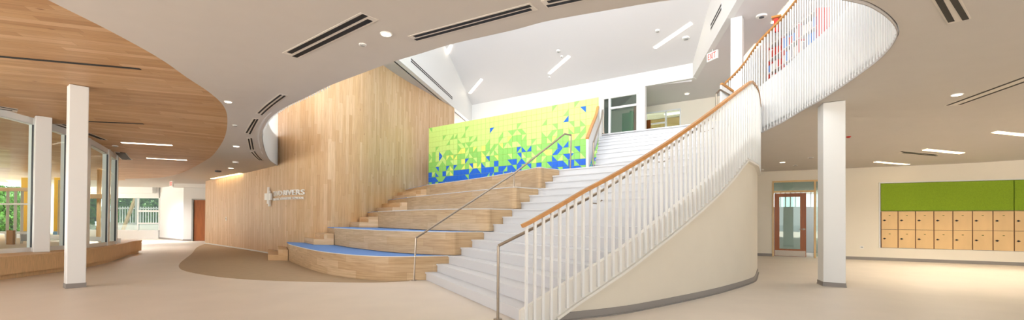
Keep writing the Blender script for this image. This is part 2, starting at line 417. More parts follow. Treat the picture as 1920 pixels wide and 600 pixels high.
# ---- far left: white walls, far window, door
P0 = (-21.67, 27.77); P1 = (-18.15, 25.03)
mb = MB(); mb.prism([P0, P1, (-18.05, 25.2), (-21.5, 27.95)], 0, 3.3)
mb.prism([P1, (-17.64, 25.1), (-17.64, 25.3), (-18.1, 25.3)], 0, 3.3); mb.prism([(-17.64, 25.1), (-16.2, 25.3), (-16.2, 25.5), (-17.64, 25.3)], 2.3, 3.3)
mb.prism([(-16.2, 25.3), (-12, 25.9), (-12, 26.1), (-16.2, 25.5)], 0, 3.3)
struct(mb.build('wall_far', M['white']), 'white corridor wall at the far left end', 'wall')
mb = MB(); mb.prism([(-17.64, 25.14), (-16.2, 25.34), (-16.2, 25.42), (-17.64, 25.22)], 0.01, 2.28)
d1 = struct(mb.build('door_1', M['door']), 'plain cherry brown door beside the oak wall', 'door')
d1.location = (0, 0, 0)
mb = MB(); mb.prism([(-17.72, 25.06), (-17.64, 25.08), (-17.64, 25.2), (-17.72, 25.2)], 0, 2.34); mb.prism([(-17.72, 25.06), (-16.2, 25.28), (-16.2, 25.34), (-17.72, 25.14)], 2.28, 2.34)
mb.build('door_frame', M['greyb'], d1)
mb = MB(); mb.strip([P0, P1, (-17.7, 25.08)], 0, .1, -.015)
struct(mb.build('baseboard_far', M['base']))
mb = MB(); mb.prism([(-18.4, 24.6), (-12, 25.2), (-12, 24.9), (-18.2, 24.3)], 2.92, 3.2)
struct(mb.build('trim_1', M['white']), 'white ceiling beam in front of the corridor door', 'beam')
# far window wall
mb = MB(); Y = 27.5
mb.box((-26.5, Y, 0), (-21.45, Y + .25, .5)); mb.box((-26.5, Y, 2.5), (-21.45, Y + .25, 3.3)); mb.box((-28.5, Y, 0), (-26.5, Y + .25, 3.3))
struct(mb.build('wall_far', M['white']), 'white wall below and above the far garden window', 'wall')
mb = MB(); mb.box((-26.5, 27.2, 2.75), (-21.6, 27.5, 3.3)); struct(mb.build('trim_2', M['white']), 'white soffit box above the far window', 'soffit')
def window_grid(name, x0, x1, z0, z1, y, xs, zs, label, t=.07):
    mb = MB(); mb.box((x0, y, z0), (x1, y + .02, z1)); o = mb.build(name, M['glass']); struct(o, label, 'window')
    mb = MB()
    for a in [x0, x1] + xs: mb.box((a - t / 2, y - .04, z0), (a + t / 2, y + .06, z1))
    for b in [z0, z1] + zs: mb.box((x0, y - .04, b - t / 2), (x1, y + .06, b + t / 2))
    mb.build('window_frame', M['alu'], o); return o
wf = window_grid('window_1', -26.5, -21.45, .5, 2.5, 27.6, [-25.2, -22.75], [], 'wide white framed window at the far left end with hedge outside')
mb = MB(); mb.box((-22.75, 27.55, 1.62), (-21.45, 27.65, 1.74)); mb.box((-22.72, 27.55, .9), (-21.45, 27.65, .98)); mb.build('window_frame', M['alu'], wf)

# ---- right wall with lockers and door
W = (9.5, 16.65); D = (.877, -.481)
mb = MB()
def wall_r(s0, s1, z0, z1): mb.obox(W, D, s0, s1, z0, z1, -.2, 0)
wall_r(-4, .05, 0, 3.6); wall_r(.05, 1.95, 2.76, 3.6); wall_r(1.95, 3.18, 0, 3.6); wall_r(3.18, 12, 0, .42); wall_r(3.18, 12, 2.6, 3.6); wall_r(11.0, 12, .42, 2.6)
mb.obox(W, D, 3.18, 11.0, .42, 2.6, -.5, -.42)
struct(mb.build('wall_right', M['warmwall']), 'long warm white wall holding the lockers', 'wall')
mb = MB(); mb.obox(W, D, -4, .05, 0, .1, 0, .015); mb.obox(W, D, 1.95, 12, 0, .1, 0, .015); struct(mb.build('baseboard_right', M['base']))
mb = MB(); mb.obox(W, D, 3.16, 10.9, 2.57, 2.6, -.1, .02); mb.obox(W, D, 3.14, 3.18, .42, 2.6, -.1, .02)
struct(mb.build('trim_3', M['white']))
# door 2: frame, leaf, transom, sidelight
def ow(s, d, z): n = (D[1], -D[0]); return (W[0] + D[0] * s + n[0] * d, W[1] + D[1] * s + n[1] * d, z)
mb = MB()
for a, b in ((.05, .1), (1.33, 1.39), (1.9, 1.95)): mb.obox(W, D, a, b, 0, 2.74, -.12, .02)
mb.obox(W, D, .05, 1.95, 2.7, 2.76, -.12, .02); mb.obox(W, D, .1, 1.39, 2.33, 2.39, -.12, .02)
d2 = struct(mb.build('door_2', M['locker']), 'cherry wood glazed door with transom and sidelight in right wall', 'door')
hinge = Vector(ow(.12, -.05, 0))
DL = (D[0], D[1])
mb = MB(); P = (hinge.x, hinge.y)
mb.obox(P, DL, 0, .16, .02, 2.3, -.02, .02); mb.obox(P, DL, .8, .98, .02, 2.3, -.02, .02); mb.obox(P, DL, .16, .8, 2.17, 2.3, -.02, .02); mb.obox(P, DL, .16, .8, .02, .29, -.02, .02)
leaf = mb.build('door_leaf', M['door'], d2)
mb = MB(); mb.obox(P, DL, .16, .8, .29, 2.17, -.004, .004); g_ = mb.build('pane', M['glassg'], leaf)
mb = MB(); mb.obox(P, DL, .02, .96, .03, .23, .02, .024); mb.build('kick_plate', M['steel'], leaf)
mb = MB(); mb.obox(P, DL, .88, .92, .98, 1.04, .02, .03); q = lambda s, d, z: (P[0] + DL[0] * s + DL[1] * d, P[1] + DL[1] * s - DL[0] * d, z)
mb.tube([q(.9, .02, 1.01), q(.9, .07, 1.01), q(.76, .07, 1.01)], .011); mb.tube([q(.94, .02, 1.01), q(.94, .05, 1.01)], .02); mb.build('door_handle', M['steel'], leaf)
mb = MB(); mb.obox(W, D, .1, 1.33, 2.39, 2.7, -.05, -.04); mb.obox(W, D, 1.39, 1.9, .05, 2.7, -.05, -.04); mb.build('pane', M['glassg'], d2)
# room behind the glazed door
mb = MB(); mb.obox(W, D, -1.5, 5, 0, 1.9, -3.4, -3.2); mb.obox(W, D, -1.5, 5, 2.6, 3.2, -3.4, -3.2); mb.obox(W, D, -1.7, -1.5, 0, 3.2, -3.4, -.2); mb.obox(W, D, 5, 5.2, 0, 3.2, -3.4, -.55)
struct(mb.build('wall_back', M['palegrey']), 'pale grey wall of the room behind the glazed door', 'wall')
mb = MB(); mb.obox(W, D, -1.5, 5, 1.9, 2.6, -3.3, -3.29); w5 = struct(mb.build('window_2', M['glass']), 'high strip window in the room behind the glazed door', 'window')
mb = MB()
for k in range(36): mb.obox(W, D, -1.4 + k * .18, -1.36 + k * .18, 1.9, 2.6, -3.28, -3.24)
mb.build('window_bar', M['alu'], w5)
mb = MB(); mb.obox(W, D, 1.95, 3.6, .95, 1.75, -3.199, -3.17); tag(mb.build('notice_board', M['boardg']), 'dark grey board on the wall of the room behind the glazed door', 'board')
for k, (sa, z) in enumerate(((.2, 2.9), (1.6, 2.9))):  # glowing strips stand in for the lamp reflection in the transom
    mb = MB(); mb.obox(W, D, sa, sa + 1.2, z, z + .04, -2.2 + k, -2.1 + k)
    tag(mb.build('ceiling_light', M['lamp']), ['thin linear lamp behind the glazed door, further into the room', 'thin linear lamp behind the glazed door, nearer the glass'][k], 'light')

# ---- mural wall, upper back wall, bulkheads, roof
MP = (-3.57, 19.3); MD = (.7822, -.6230)
mb = MB(); mb.obox(MP, MD, .01, 8.1, 2.52, 5.15, -.25, -.035); struct(mb.build('wall_back', M['white']), 'low white parapet wall carrying the tiled mural', 'wall')
B = (-2.41, 26.78); BD = (.81, -.586)
mb = MB()
mb.obox(B, BD, -.5, 8.05, 3.9, 8.3, -.2, 0); mb.obox(B, BD, 8.05, 10.12, 7.2, 8.3, -.2, 0); mb.obox(B, BD, 10.12, 10.44, 3.9, 8.3, -.2, 0); mb.obox(B, BD, 10.44, 12.6, 7.43, 8.4, -.2, 0)
struct(mb.build('wall_back', M['white']), 'high white wall above the mural at the back of the atrium', 'wall')
mb = MB(); mb.obox(B, BD, 8.05, 10.12, 3.9, 7.2, -.08, -.07); w3 = struct(mb.build('window_3', M['glassg']), 'tall glazed door and window at the top of the stairs', 'window')
mb = MB()
for a, b in ((8.05, 8.1), (8.66, 8.76), (10.04, 10.12)): mb.obox(B, BD, a, b, 3.9, 7.2, -.12, .02)
mb.obox(B, BD, 8.05, 10.12, 7.13, 7.2, -.12, .02); mb.obox(B, BD, 8.7, 10.1, 6.6, 6.7, -.12, .02); mb.build('window_frame', M['alu'], w3)
mb = MB(); mb.obox(B, BD, 9.86, 9.98, 3.9, 6.6, -.2, -.12); mb.build('door_leaf', M['door'], w3)
# room behind window_3
mb = MB(); mb.obox(B, BD, 4.5, 8.9, 3.9, 8, -4.2, -4); mb.obox(B, BD, 4.5, 4.6, 3.9, 8, -4, -.2)
struct(mb.build('wall_back', M['tealw']), 'grey green wall of the room behind the upper glazed door', 'wall')
mb = MB(); mb.obox(B, BD, 9.4, 9.5, 3.9, 6.6, -2.6, -.8); mb.obox(B, BD, 8.4, 9.4, 5.0, 6.9, -2.4, -2.3); struct(mb.build('wall_back', M['greenw']), 'deep green panel wall behind the upper glazed door', 'wall')
LB = (-4.1, 16.3); LD = (.159, .987)
KS = .318; z0r = 8.08
def roofz(x, y): return z0r + KS * ((x - B[0]) * -.586 + (y - B[1]) * -.81)
# left bulkhead
a = (LB[0] - LD[0] * 12, LB[1] - LD[1] * 12); b = (LB[0] + LD[0] * 10.7, LB[1] + LD[1] * 10.7)
mb = MB(); nb = (-LD[1] * .25, LD[0] * .25)
mb.prism([a, b, (b[0] + nb[0], b[1] + nb[1]), (a[0] + nb[0], a[1] + nb[1])], 7.0, [roofz(*a) + .1, roofz(*b) + .1, roofz(*b) + .1, roofz(*a) + .1])
struct(mb.build('wall_left', M['white']), 'white slanting bulkhead above the oak wall', 'wall')
# soffit left of the bulkhead (level two ceiling behind the oak wall)
mb = MB(); mb.prism([(a[0] - .2, a[1]), (b[0] - .2, b[1]), (-14, 28), (-14, 5)], 7.0, 7.1); struct(mb.build('ceiling', M['whitec']), 'white upper level ceiling behind the oak wall', 'ceiling')
mb = MB(); mb.obox(B, BD, -9, -.5, 3.9, 7.0, -.2, 0); struct(mb.build('wall_back', mat('mauve_grey_wall', 'c3c2cc', .7)), 'grey upper level wall seen through the gap beside the oak wall', 'wall')
RB = (7.75, 19.5); RD = (-.213, -.977)
a2 = (RB[0] + RD[0] * 15, RB[1] + RD[1] * 15); b2 = (RB[0] - RD[0] * .3, RB[1] - RD[1] * .3); nr = (.977 * .2, -.213 * .2)
mb = MB(); mb.prism([a2, b2, (b2[0] + nr[0], b2[1] + nr[1]), (a2[0] + nr[0], a2[1] + nr[1])], 7.45, [roofz(*a2) + .1, roofz(*b2) + .1, roofz(*b2) + .1, roofz(*a2) + .1])
struct(mb.build('wall_right', M['white']), 'white slanting bulkhead on the right of the atrium roof', 'wall')
rp = [(a[0] - .3, a[1]), (b[0] - .3, b[1] + .3), (8.2, 19.6), (a2[0] + .2, a2[1])]
mb = MB(); mb.prism(rp, [roofz(*p) for p in rp], [roofz(*p) + .15 for p in rp]); struct(mb.build('ceiling', mat('pale_grey_ceiling', 'd4d3d4', .8)), 'pale grey sloping ceiling high over the atrium', 'ceiling')
# upper level right: soffit, slab, walls
mb = MB(); mb.prism([(a2[0] + .2, a2[1]), (b2[0] + .1, b2[1] + .2), (5.9, 20.9), (5.9, 27), (22, 22), (22, 4)], 7.46, 7.56); struct(mb.build('ceiling', mat('upper_soffit_paint', 'dcd8d8', .8)), 'flat white ceiling over the upper level balcony', 'ceiling')
G = (7.2, 24.5)
mb = MB(); mb.obox(G, BD, -2, .02, 3.9, 7.5, -.2, 0); mb.obox(G, BD, 1.84, 16, 3.9, 7.5, -.2, 0); mb.obox(G, BD, .02, 1.84, 7.1, 7.5, -.2, 0); mb.obox(G, BD, .02, 1.84, 3.9, 4.6, -.2, 0)
struct(mb.build('wall_back', M['warmwall']), 'beige wall of the upper level corridor', 'wall')
mb = MB(); mb.obox(G, BD, .02, 1.84, 4.6, 7.1, -.1, -.09); w4 = struct(mb.build('window_4', M['glassg']), 'interior window with warm lamps behind at the upper level', 'window')
mb = MB()
for aa, bb in ((.0, .05), (1.05, 1.12), (1.8, 1.86)): mb.obox(G, BD, aa, bb, 4.6, 7.1, -.12, .03)
mb.obox(G, BD, 0, 1.86, 7.05, 7.12, -.12, .03); mb.obox(G, BD, 0, 1.1, 6.45, 6.52, -.12, .03); mb.build('window_frame', M['alu'], w4)
mb = MB(); mb.obox(G, BD, -.05, .3, 3.9, 6.7, .02, .08); mb.build('door_leaf', M['door'], w4)
mb = MB(); mb.obox(G, BD, -2, 5, 3.9, 7.6, -4.2, -4); struct(mb.build('wall_back', mat('tan_room_wall', 'c9a878', .7)), 'tan wall of the room behind the upper interior window', 'wall')
for k, (sa, dd) in enumerate(((.6, -1.3), (.3, -2.6))):
    mb = MB(); mb.obox(G, BD, sa, sa + 1.9, 7.2 - .5 * k, 7.26 - .5 * k, dd - .25, dd)
    tag(mb.build('ceiling_light', M['lamp']), ['long warm lamp behind the upper interior window, the higher one', 'long warm lamp behind the upper interior window, the lower one'][k], 'light')
mb = MB(); mb.obox(B, BD, 4.5, 9.6, 7.75, 7.85, -4.2, -.2); mb.obox(G, BD, -2, 5, 7.62, 7.72, -4.2, -.2)
struct(mb.build('ceiling', M['whitec']), 'white ceiling of the rooms behind the upper glazing', 'ceiling')
# upper floor slab outside the opening
hole2 = [(p[0], p[1]) for p in rimc if True]
V = []; E = []
addloop([(-14, 3), (22, 3), (22, 27), (-14, 27)]); addloop([(p[0], p[1]) for p in offset(rimc, -.25)] + [(6.0, 12.6), (2.85, 14.42), (-3.5, 19.45), (-2.9, 21.2), (-5.2, 21.2), (-8.6, 17.2)])
hp = V[4:]; hp = [(p.x, p.y) for p in hp]
vo2, eo2, fo2, *_ = delaunay_2d_cdt(V, E, [], 0, 1e-5)
fs = [tuple(f) for f in fo2 if not inside(sum((vo2[i] for i in f), Vector((0, 0))) / len(f), hp)]
struct(mesh('floor', [(v.x, v.y, 3.99) for v in vo2], fs, M['riser_side']), 'upper level floor around the atrium', 'floor')

# ---- balcony edge fascia round the opening (part of the slab)
def curbz(y): return CH + 1.53 * (zc(y) - CH)
def railz(y): return CH + 2.035 * (zc(y) - CH)
off = offset(rimc, -.12)
ff = [p for p in rimc if p[0] > -8.3]
mb = MB(); mb.strip(ff, [zc(p[1]) + .004 for p in ff], [curbz(p[1]) for p in ff], -.1)
struct(mb.build('trim_4', M['steel_white'], sm=True), 'white edge band of the oval ceiling opening', 'trim')
ffR = [p for p in ff if p[0] > 3.2]; ffL = [p for p in ff if p[0] < -6.3]
for ff in (ffR, ffL):
  mb = MB(); mb.strip([(p[0], p[1]) for p in offset(ff, .012)], [zc(p[1]) - .03 for p in ff], [zc(p[1]) + .04 for p in ff], .012)
  struct(mb.build('trim_5', mat('grey_edge_bead', 'a9a4a2', .5), sm=True), None)

# ---- glass wall over the bench
GP = [(-11.3, 5.0), (-11.2, 8.0), (-11.12, 9.86), (-11.04, 10.6), (-11.05, 11.2), (-11.18, 12.0), (-11.72, 13.3), (-12.5, 14.5)]
gcv = Curve(GP, 6)
def gq(px):                              # arc position of the glass line seen at column px
    best = min(range(400), key=lambda i: abs((lambda p: CX + F * (p.x / p.y) - px)(gcv.at(gcv.L * i / 399)))); return gcv.L * best / 399
cuts = [0, 1.9, 3.6] + [gq(x) for x in (69, 127, 165, 203, 218)]
names = ['large pane of the curved window wall left of the first column', 'window pane outside the left edge of the view', 'pane', 'pane seen between the two left columns', 'pane hidden mostly by the near left column', 'clear pane right of the near left column', 'narrow last pane of the curved window wall']
for i, (s0, s1) in enumerate(zip(cuts, cuts[1:])):
    if s1 - s0 < .1: continue
    pts = [gcv.at(s0 + (s1 - s0) * j / 6) for j in range(7)]; pl = [(p.x, p.y) for p in pts]
    mb = MB(); mb.strip(pl, .56, [zc(p[1]) - .14 for p in pl], .012); o = struct(mb.build('window_%d' % (i + 5), M['glass'], sm=True)); o['category'] = 'window'; o['label'] = 'curved window wall, section %s' % ['behind the view', 'near the left edge', 'left of the first column', 'beside the first column', 'between the columns', 'right of the near column', 'at its rounded end'][i]
    mb = MB(); mb.strip(pl, .46, .56, .12); mb.strip(pl, [zc(p[1]) - .16 for p in pl], [zc(p[1]) for p in pl], .12)
    fr = mb.build('window_frame', M['alu'], o, sm=True)
    for s in (s1,):
        p = gcv.at(s); t = gcv.tan(s); mb = MB(); mb.obox((p.x, p.y), (t.x, t.y), -.09, .03, .46, zc(p.y), -.12, .03); mb.build('mullion', M['alu'], o)
        mb = MB(); mb.obox((p.x, p.y), (t.x, t.y), -.1, -.09, .56, zc(p.y) - .15, -.03, .01); mb.build('gasket', M['dark'], o)
# wall end returning outwards
mb = MB(); mb.strip([(-12.5, 14.5), (-13.6, 15.3), (-20, 18)], .46, .6, .1); struct(mb.build('trim_6', M['alu']))

# ================================================================== THINGS
# ---- curved bench under the window
BO = [(-10.0, 4.5), (-10.02, 7.0), (-10.1, 9.0), (-10.3, 10.3), (-10.6, 11.4), (-11.1, 12.5), (-11.75, 13.6), (-12.5, 14.8), (-12.95, 15.5), (-13.2, 16.2), (-13.9, 16.8)]
bo = [(p.x, p.y) for p in cat(BO, 5)]
bench = thing('window_bench', (-11, 10, 0), 'long curved oak bench seat under the window wall', 'bench')
outl = [(-11.7, 4.5), (-11.6, 8), (-11.5, 11), (-11.8, 12.4), (-12.6, 13.8), (-13.6, 15.0), (-14.6, 16.0)]
mb = MB(); mb.prism(bo + outl[::-1], .42, .46); mb.build('seat_top', M['bench'], bench)
mb = MB(); mb.strip([(p[0], p[1]) for p in offset(bo, .015)], .10, .42, .03); mb.build('front_panel', M['bench'], bench, sm=True)
mb = MB(); mb.strip([(p[0], p[1]) for p in offset(bo, .09)], 0, .10, .03); mb.build('plinth', M['bench'], bench, sm=True)

# ---- columns
def column(base4, ztop, label, z0=0, taper=None, group='columns', bb=True):
    cx = sum(p[0] for p in base4) / 4; cy = sum(p[1] for p in base4) / 4
    t = thing('column', (cx, cy, z0), label, 'column')
    mb = MB(); mb.prism(base4, z0 + .002, ztop); o = mb.build('shaft', M['steel_white'], t)
    bv = o.modifiers.new('bevel', 'BEVEL'); bv.width = .012; bv.segments = 2; bv.limit_method = 'ANGLE'
    if bb:
        e = [(cx + (p[0] - cx) * 1.04, cy + (p[1] - cy) * 1.04) for p in base4]
        mb = MB(); mb.prism(e, z0 + .001, z0 + .085); e = [(cx + (p[0] - cx) * 1.07, cy + (p[1] - cy) * 1.07) for p in base4]; mb.prism(e, z0 + .001, z0 + .018)
        mb.build('baseboard', M['base'], t)
    return t
A = (.782, -.623); Bn = (.623, .782)
def quad(c, A_, w1, B_, w2): return [c, (c[0] + A_[0] * w1, c[1] + A_[1] * w1), (c[0] + A_[0] * w1 + B_[0] * w2, c[1] + A_[1] * w1 + B_[1] * w2), (c[0] + B_[0] * w2, c[1] + B_[1] * w2)]
LA = (.62, .785); LN = (-.785, .62)
column(quad((-7.83, 7.98), LA, .26, LN, .24), 3.615, 'white square column in front of the window bench')
column(quad((-10.78, 10.22), LA, .27, LN, .24), zc(10.3) - .005, 'white square column standing on the bench at the window', z0=.46, bb=False)
c1 = (6.13, 8.93); column([c1, (6.42, 8.72), (6.62, 9.0), (6.27, 9.3)], zc(9.0) - .005, 'white square column at the edge of the balcony on the right')
column(quad((6.62, 13.75), (.8, -.6), .32, (.6, .8), .3), 7.455, 'white column standing on the upper level behind the balcony rail', z0=4.0, bb=False)

# ---- amphitheatre tiers
R = .167
PX = [798, 799, 820, 841.9, 864.8, 885.3, 907.5, 925.7, 943.3, 960.5, 977.5, 993, 1009.5, 1023, 1036.7, 1048.5]
PY = [9.42, 9.44, 9.5, 9.58, 9.68, 9.78, 9.88, 9.98, 10.08, 10.2, 10.33, 10.47, 10.62, 10.78, 10.93, 11.09]
PK = []
for k, (x, y) in enumerate(zip(PX, PY)):
    p = aty(x, 413 - (k * R - CH) * F / y, y); PK.append((p.x, y))
TF = {1: [(-6.69, 13.6), (-5.62, 12.1), (-4.5, 10.66), (-3.53, 9.75), (-2.85, 9.36), (-2.39, 9.27), PK[1], PK[3]],
      2: [(-5.18, 13.25), (-4.5, 12.3), (-3.79, 11.45), (-2.9, 10.5), (-2.1, 9.9), PK[3], PK[4], PK[6]],
      3: [(-4.13, 14.0), (-3.3, 12.7), (-2.4, 11.4), (-1.5, 10.4), PK[6], PK[7], PK[9]],
      4: [(-3.52, 15.2), (-2.55, 13.8), (-1.5, 12.3), (-.6, 11.0), PK[9], PK[10], PK[12]],
      5: [(-3.06, 16.2), (-1.8, 14.6), (-.4, 12.5), (.3, 11.2), PK[12], PK[13], PK[15]]}
WALLP = {1: (-7.42, 14.95), 2: (-5.86, 14.4), 3: (-5.0, 15.7), 4: (-4.74, 17.3), 5: (-4.4, 18.7)}
names = ['lowest wooden seating tier with blue carpet on top', 'second wooden seating tier from the floor', 'third wooden seating tier, middle of the five', 'fourth wooden seating tier from the floor', 'topmost wooden seating tier below the mural']
wallrest = {1: [p for p in wcv if p[0] > -7.4], 2: [p for p in wcv if p[0] > -5.86], 3: [p for p in wcv if p[0] > -5.0], 4: [p for p in wcv if p[0] > -4.74], 5: []}
for k in range(1, 6):
    fr = [(p.x, p.y) for p in cat(TF[k], 6)]
    nx = TF.get(k + 1)
    back = [PK[15], (2.3, 11.9), (2.75, 14.3), (-3.55, 19.25), (-3.75, 20.6), (-4.4, 18.7)] if k < 5 else [(2.3, 11.9), (2.75, 14.3), (-3.55, 19.25), (-3.75, 20.6), (-4.4, 18.7)]
    mid = [PK[j] for j in range(3 * k + 1, 15)]
    wl = [p for p in wallrest[k] if p[1] < 18.6][::-1]
    poly = fr + mid + back + [(p[0] + .02, p[1] - .02) for p in wl] + [WALLP[k]]
    t = thing('seating_tier', (fr[0][0], fr[0][1], 0), names[k - 1], 'bleacher', 'wooden seating tiers')
    z0 = (k - 1) * 3 * R + (.005 if k == 1 else .012); z1 = k * 3 * R
    mb = MB(); mb.prism(poly, z0, z1 - .012); mb.build('tier_body', M['hwood'], t)
    mb = MB(); mb.prism(poly, z1 - .012, z1); mb.build('carpet', M['blue'], t)
    ed = [WALLP[k]] + fr
    mb = MB(); mb.tube([Vector((p[0], p[1], z1 - .004)) for p in offset(fr, -.004)], .009, n=6); mb.build('nosing', M['nib'], t)
# small corner steps along the oak wall
def px_at(px, y): p = aty(px, 410, y); return (p.x, p.y)
BL = [
 (0, [(-7.38, 13.73), (-7.03, 13.67), (-8.02, 15.55), (-8.75, 16.3)], [(-7.03, 13.67), (-6.71, 13.6), (-7.44, 14.93), (-8.02, 15.55)]),
 (1, [(-5.82, 13.32), (-5.5, 13.28), (-6.25, 14.4), (-6.62, 14.48)], [(-5.5, 13.28), (-5.2, 13.25), (-5.88, 14.36), (-6.25, 14.4)]),
 (2, [px_at(674, 14.1), px_at(691, 14.05), (-5.12, 15.2), (-5.32, 14.9)], [px_at(691, 14.05), px_at(709, 14.0), (-5.02, 15.68), (-5.12, 15.2)]),
 (3, [px_at(735.7, 15.3), px_at(749.7, 15.25), (-4.82, 16.8), (-4.9, 16.3)], [px_at(749.7, 15.25), px_at(763, 15.2), (-4.76, 17.28), (-4.82, 16.8)]),
 (4, [px_at(779.5, 16.3), px_at(788.6, 16.25), (-4.58, 18.1), (-4.68, 17.7)], [px_at(788.6, 16.25), px_at(799, 16.2), (-4.42, 18.65), (-4.58, 18.1)])]
wh = ['on the floor at the foot of the oak wall', 'on the lowest tier against the oak wall', 'on the second tier against the oak wall', 'on the third tier against the oak wall', 'on the fourth tier against the oak wall']
for k, b1, b2 in BL:
    t = thing('corner_step', (b1[0][0], b1[0][1], k * 3 * R + .003), 'pair of small oak corner steps ' + wh[k], 'step', 'corner steps along the oak wall')
    z = k * 3 * R + .004
    mb = MB(); mb.prism(b1, z, z + R - .004); mb.build('lower_block', M['vwood'], t)
    mb = MB(); mb.prism(b2, z, z + 2 * R - .004); mb.build('upper_block', M['vwood'], t)

# ---- grand staircase
OC = [(0.12, 5.42), (0.5, 5.56), (0.89, 5.75), (1.3, 5.96), (1.75, 6.26), (2.48, 6.86), (3.05, 7.35), (3.63, 7.88), (4.34, 8.6), (4.78, 9.08), (5.15, 9.53), (5.5, 10.1), (5.9, 10.8), (6.16, 11.25)]
oc = Curve(OC, 10)
RAILZ = [(0, 1.205), (.06, 1.229), (.87, 1.653), (1.81, 2.095), (2.53, 2.428), (3.48, 2.895), (4.28, 3.296), (5.06, 3.671), (5.69, 3.961), (6.04, 4.107), (6.5, 4.07), (7.1, 4.04), (8.6, 4.13)]
BOTZ = [(0, 0), (.40, 0.0), (.75, .189), (1.25, .43), (2.06, .785), (2.68, 1.038), (3.49, 1.386), (4.53, 1.846), (4.97, 2.047), (5.46, 2.307), (5.81, 2.466), (6.21, 2.445), (8.6, 2.43)]
TOPZ = [(0, .17), (.05, .197), (.29, .323), (.79, .559), (1.49, .875), (2.39, 1.291), (2.98, 1.559), (3.8, 1.94), (4.6, 2.33), (5.06, 2.56), (5.69, 2.86), (6.04, 3.0), (8.6, 3.05)]
st = thing('staircase', (1, 8, 0), 'wide white staircase rising from the foyer to the upper level', 'staircase')
def sk(k):      # arc position of the right end of nosing k
    z = k * R
    for (a, u), (b, v) in zip(TOPZ, TOPZ[1:]):
        if u <= z <= v and v > u: return a + (b - a) * (z - u) / (v - u)
    return 0 if z < .17 else 8.6
UL = [(16, 2.06, 11.34), (18, 2.18, 11.75), (20, 2.36, 12.5), (22, 2.56, 13.4), (24, 2.8, 14.39)]
def ul(k): return (interp(k, [(a, b) for a, b, c in UL]), interp(k, [(a, c) for a, b, c in UL]))
RE = {}
for k in range(1, 25):
    if k <= 17: s = sk(k); p = oc.off(max(s, .06), .10); RE[k] = (p.x, p.y)
    else: t_ = (k - 18) / 6; RE[k] = (4.78 + (5.72 - 4.78) * t_, 9.5 + (12.3 - 9.5) * t_)
rchain = [(oc.off(s_, .10).x, oc.off(s_, .10).y) for s_ in [i * .25 for i in range(1, 24)]]
rs = [i * .25 for i in range(1, 24)]
for k in range(1, 25):
    Lp = PK[k] if k <= 15 else ul(k); sR = sk(k) if k <= 17 else 99
    right = [RE[k]]
    if k <= 17: right += [p for p, s_ in zip(rchain, rs) if s_ > sR + .05] + [(4.72, 9.5)]
    right += [RE[j] for j in range(max(k + 1, 19), 25)] 
    left = [PK[j] for j in range(15, k, -1)] if k < 15 else []
    upl = [ul(j) for j in range(24, max(k, 15), -1)]
    poly = [Lp] + right + upl + left
    z0 = (k - 1) * R + (.002 if k == 1 else 0)
    mb = MB(); mb.prism(poly, z0, k * R - .03); lip = .0
    # projecting tread with a slim overhang over the riser
    dx, dy = RE[k][0] - Lp[0], RE[k][1] - Lp[1]; L = math.hypot(dx, dy); nx_, ny_ = dy / L * .02, -dx / L * .02
    poly2 = [(Lp[0] + nx_, Lp[1] + ny_), (RE[k][0] + nx_, RE[k][1] + ny_)] + poly[1:] if True else poly
    mb.prism(poly2 + [Lp] if False else poly2, k * R - .03, k * R); mb.build('step', M['tread'], st)
# landing pocket by the balcony edge
mb = MB(); mb.prism([(4.8, 9.5), (5.05, 9.6), (5.4, 10.2), (5.8, 10.85), (6.05, 11.3), (5.9, 12.2), (5.6, 12.1)], 2.75, 2.99); mb.build('landing', M['tread'], st)
# plaster wall below the stringer
ss = [.45 + i * (8.55 - .45) / 60 for i in range(61)]
wp = [oc.off(s_, .06) for s_ in ss]
mb = MB(); mb.strip([(p.x, p.y) for p in wp], .0, [max(.02, interp(s_, BOTZ) + .05) for s_ in ss], .06); mb.build('side_wall', M['cream'], st, sm=True)
ss2 = [.5 + i * (8.5 - .5) / 60 for i in range(61)]
mb = MB(); q_ = [oc.off(s_, .045) for s_ in ss2]
mb.strip([(p.x, p.y) for p in q_], .001, [min(.1, max(.01, interp(s_, BOTZ) + .02)) for s_ in ss2], .016); q_ = [oc.off(s_, .02) for s_ in ss2]; mb.strip([(p.x, p.y) for p in q_], .001, .014, .04)
mb.build('baseboard', M['base'], st, sm=True)

# outer balustrade: stringer plate, pickets, wooden rail
gd = thing('stair_balustrade', (1, 6, 0), 'white picket balustrade with oak rail on the outer curve of the staircase', 'railing')
ss = [i * oc.L / 90 for i in range(91)]
mb = MB(); mb.strip([(oc.off(s_, .02).x, oc.off(s_, .02).y) for s_ in ss], [max(.003, interp(s_, BOTZ)) for s_ in ss], [interp(s_, TOPZ) for s_ in ss], .07); mb.build('stringer', M['stringer'], gd, sm=True)
mb = MB(); mb.strip([(oc.off(s_, -.02).x, oc.off(s_, -.02).y) for s_ in ss if s_ > .4], [interp(s_, BOTZ) - .015 for s_ in ss if s_ > .4], [interp(s_, BOTZ) + .02 for s_ in ss if s_ > .4], .11); mb.build('bottom_flange', M['stringer'], gd, sm=True)
mb = MB(); mb.tube([Vector((oc.off(s_, .0).x, oc.off(s_, .0).y, interp(s_, RAILZ) - .02)) for s_ in [-.02] + ss[1:]], .03, sq=(.06, .045)); mb.build('handrail', M['rail'], gd, sm=True)
s_ = .06; np_ = 0; ps = []
while s_ < oc.L - .05:
    ps.append(s_); s_ += interp(s_, [(0, .108), (2, .135), (5, .14), (6, .12), (8.6, .115)])
for s_ in ps:
    p = oc.off(s_, .0); t = oc.tan(s_); zb = interp(s_, BOTZ) + .05 if s_ > .4 else .003; ztp = interp(s_, RAILZ) - .045
    mb = MB(); mb.obox((p.x, p.y), (t.x, t.y), -.015, .015, max(.003, zb), ztp, -.018, .018); mb.build('picket', M['steel_white'], gd)

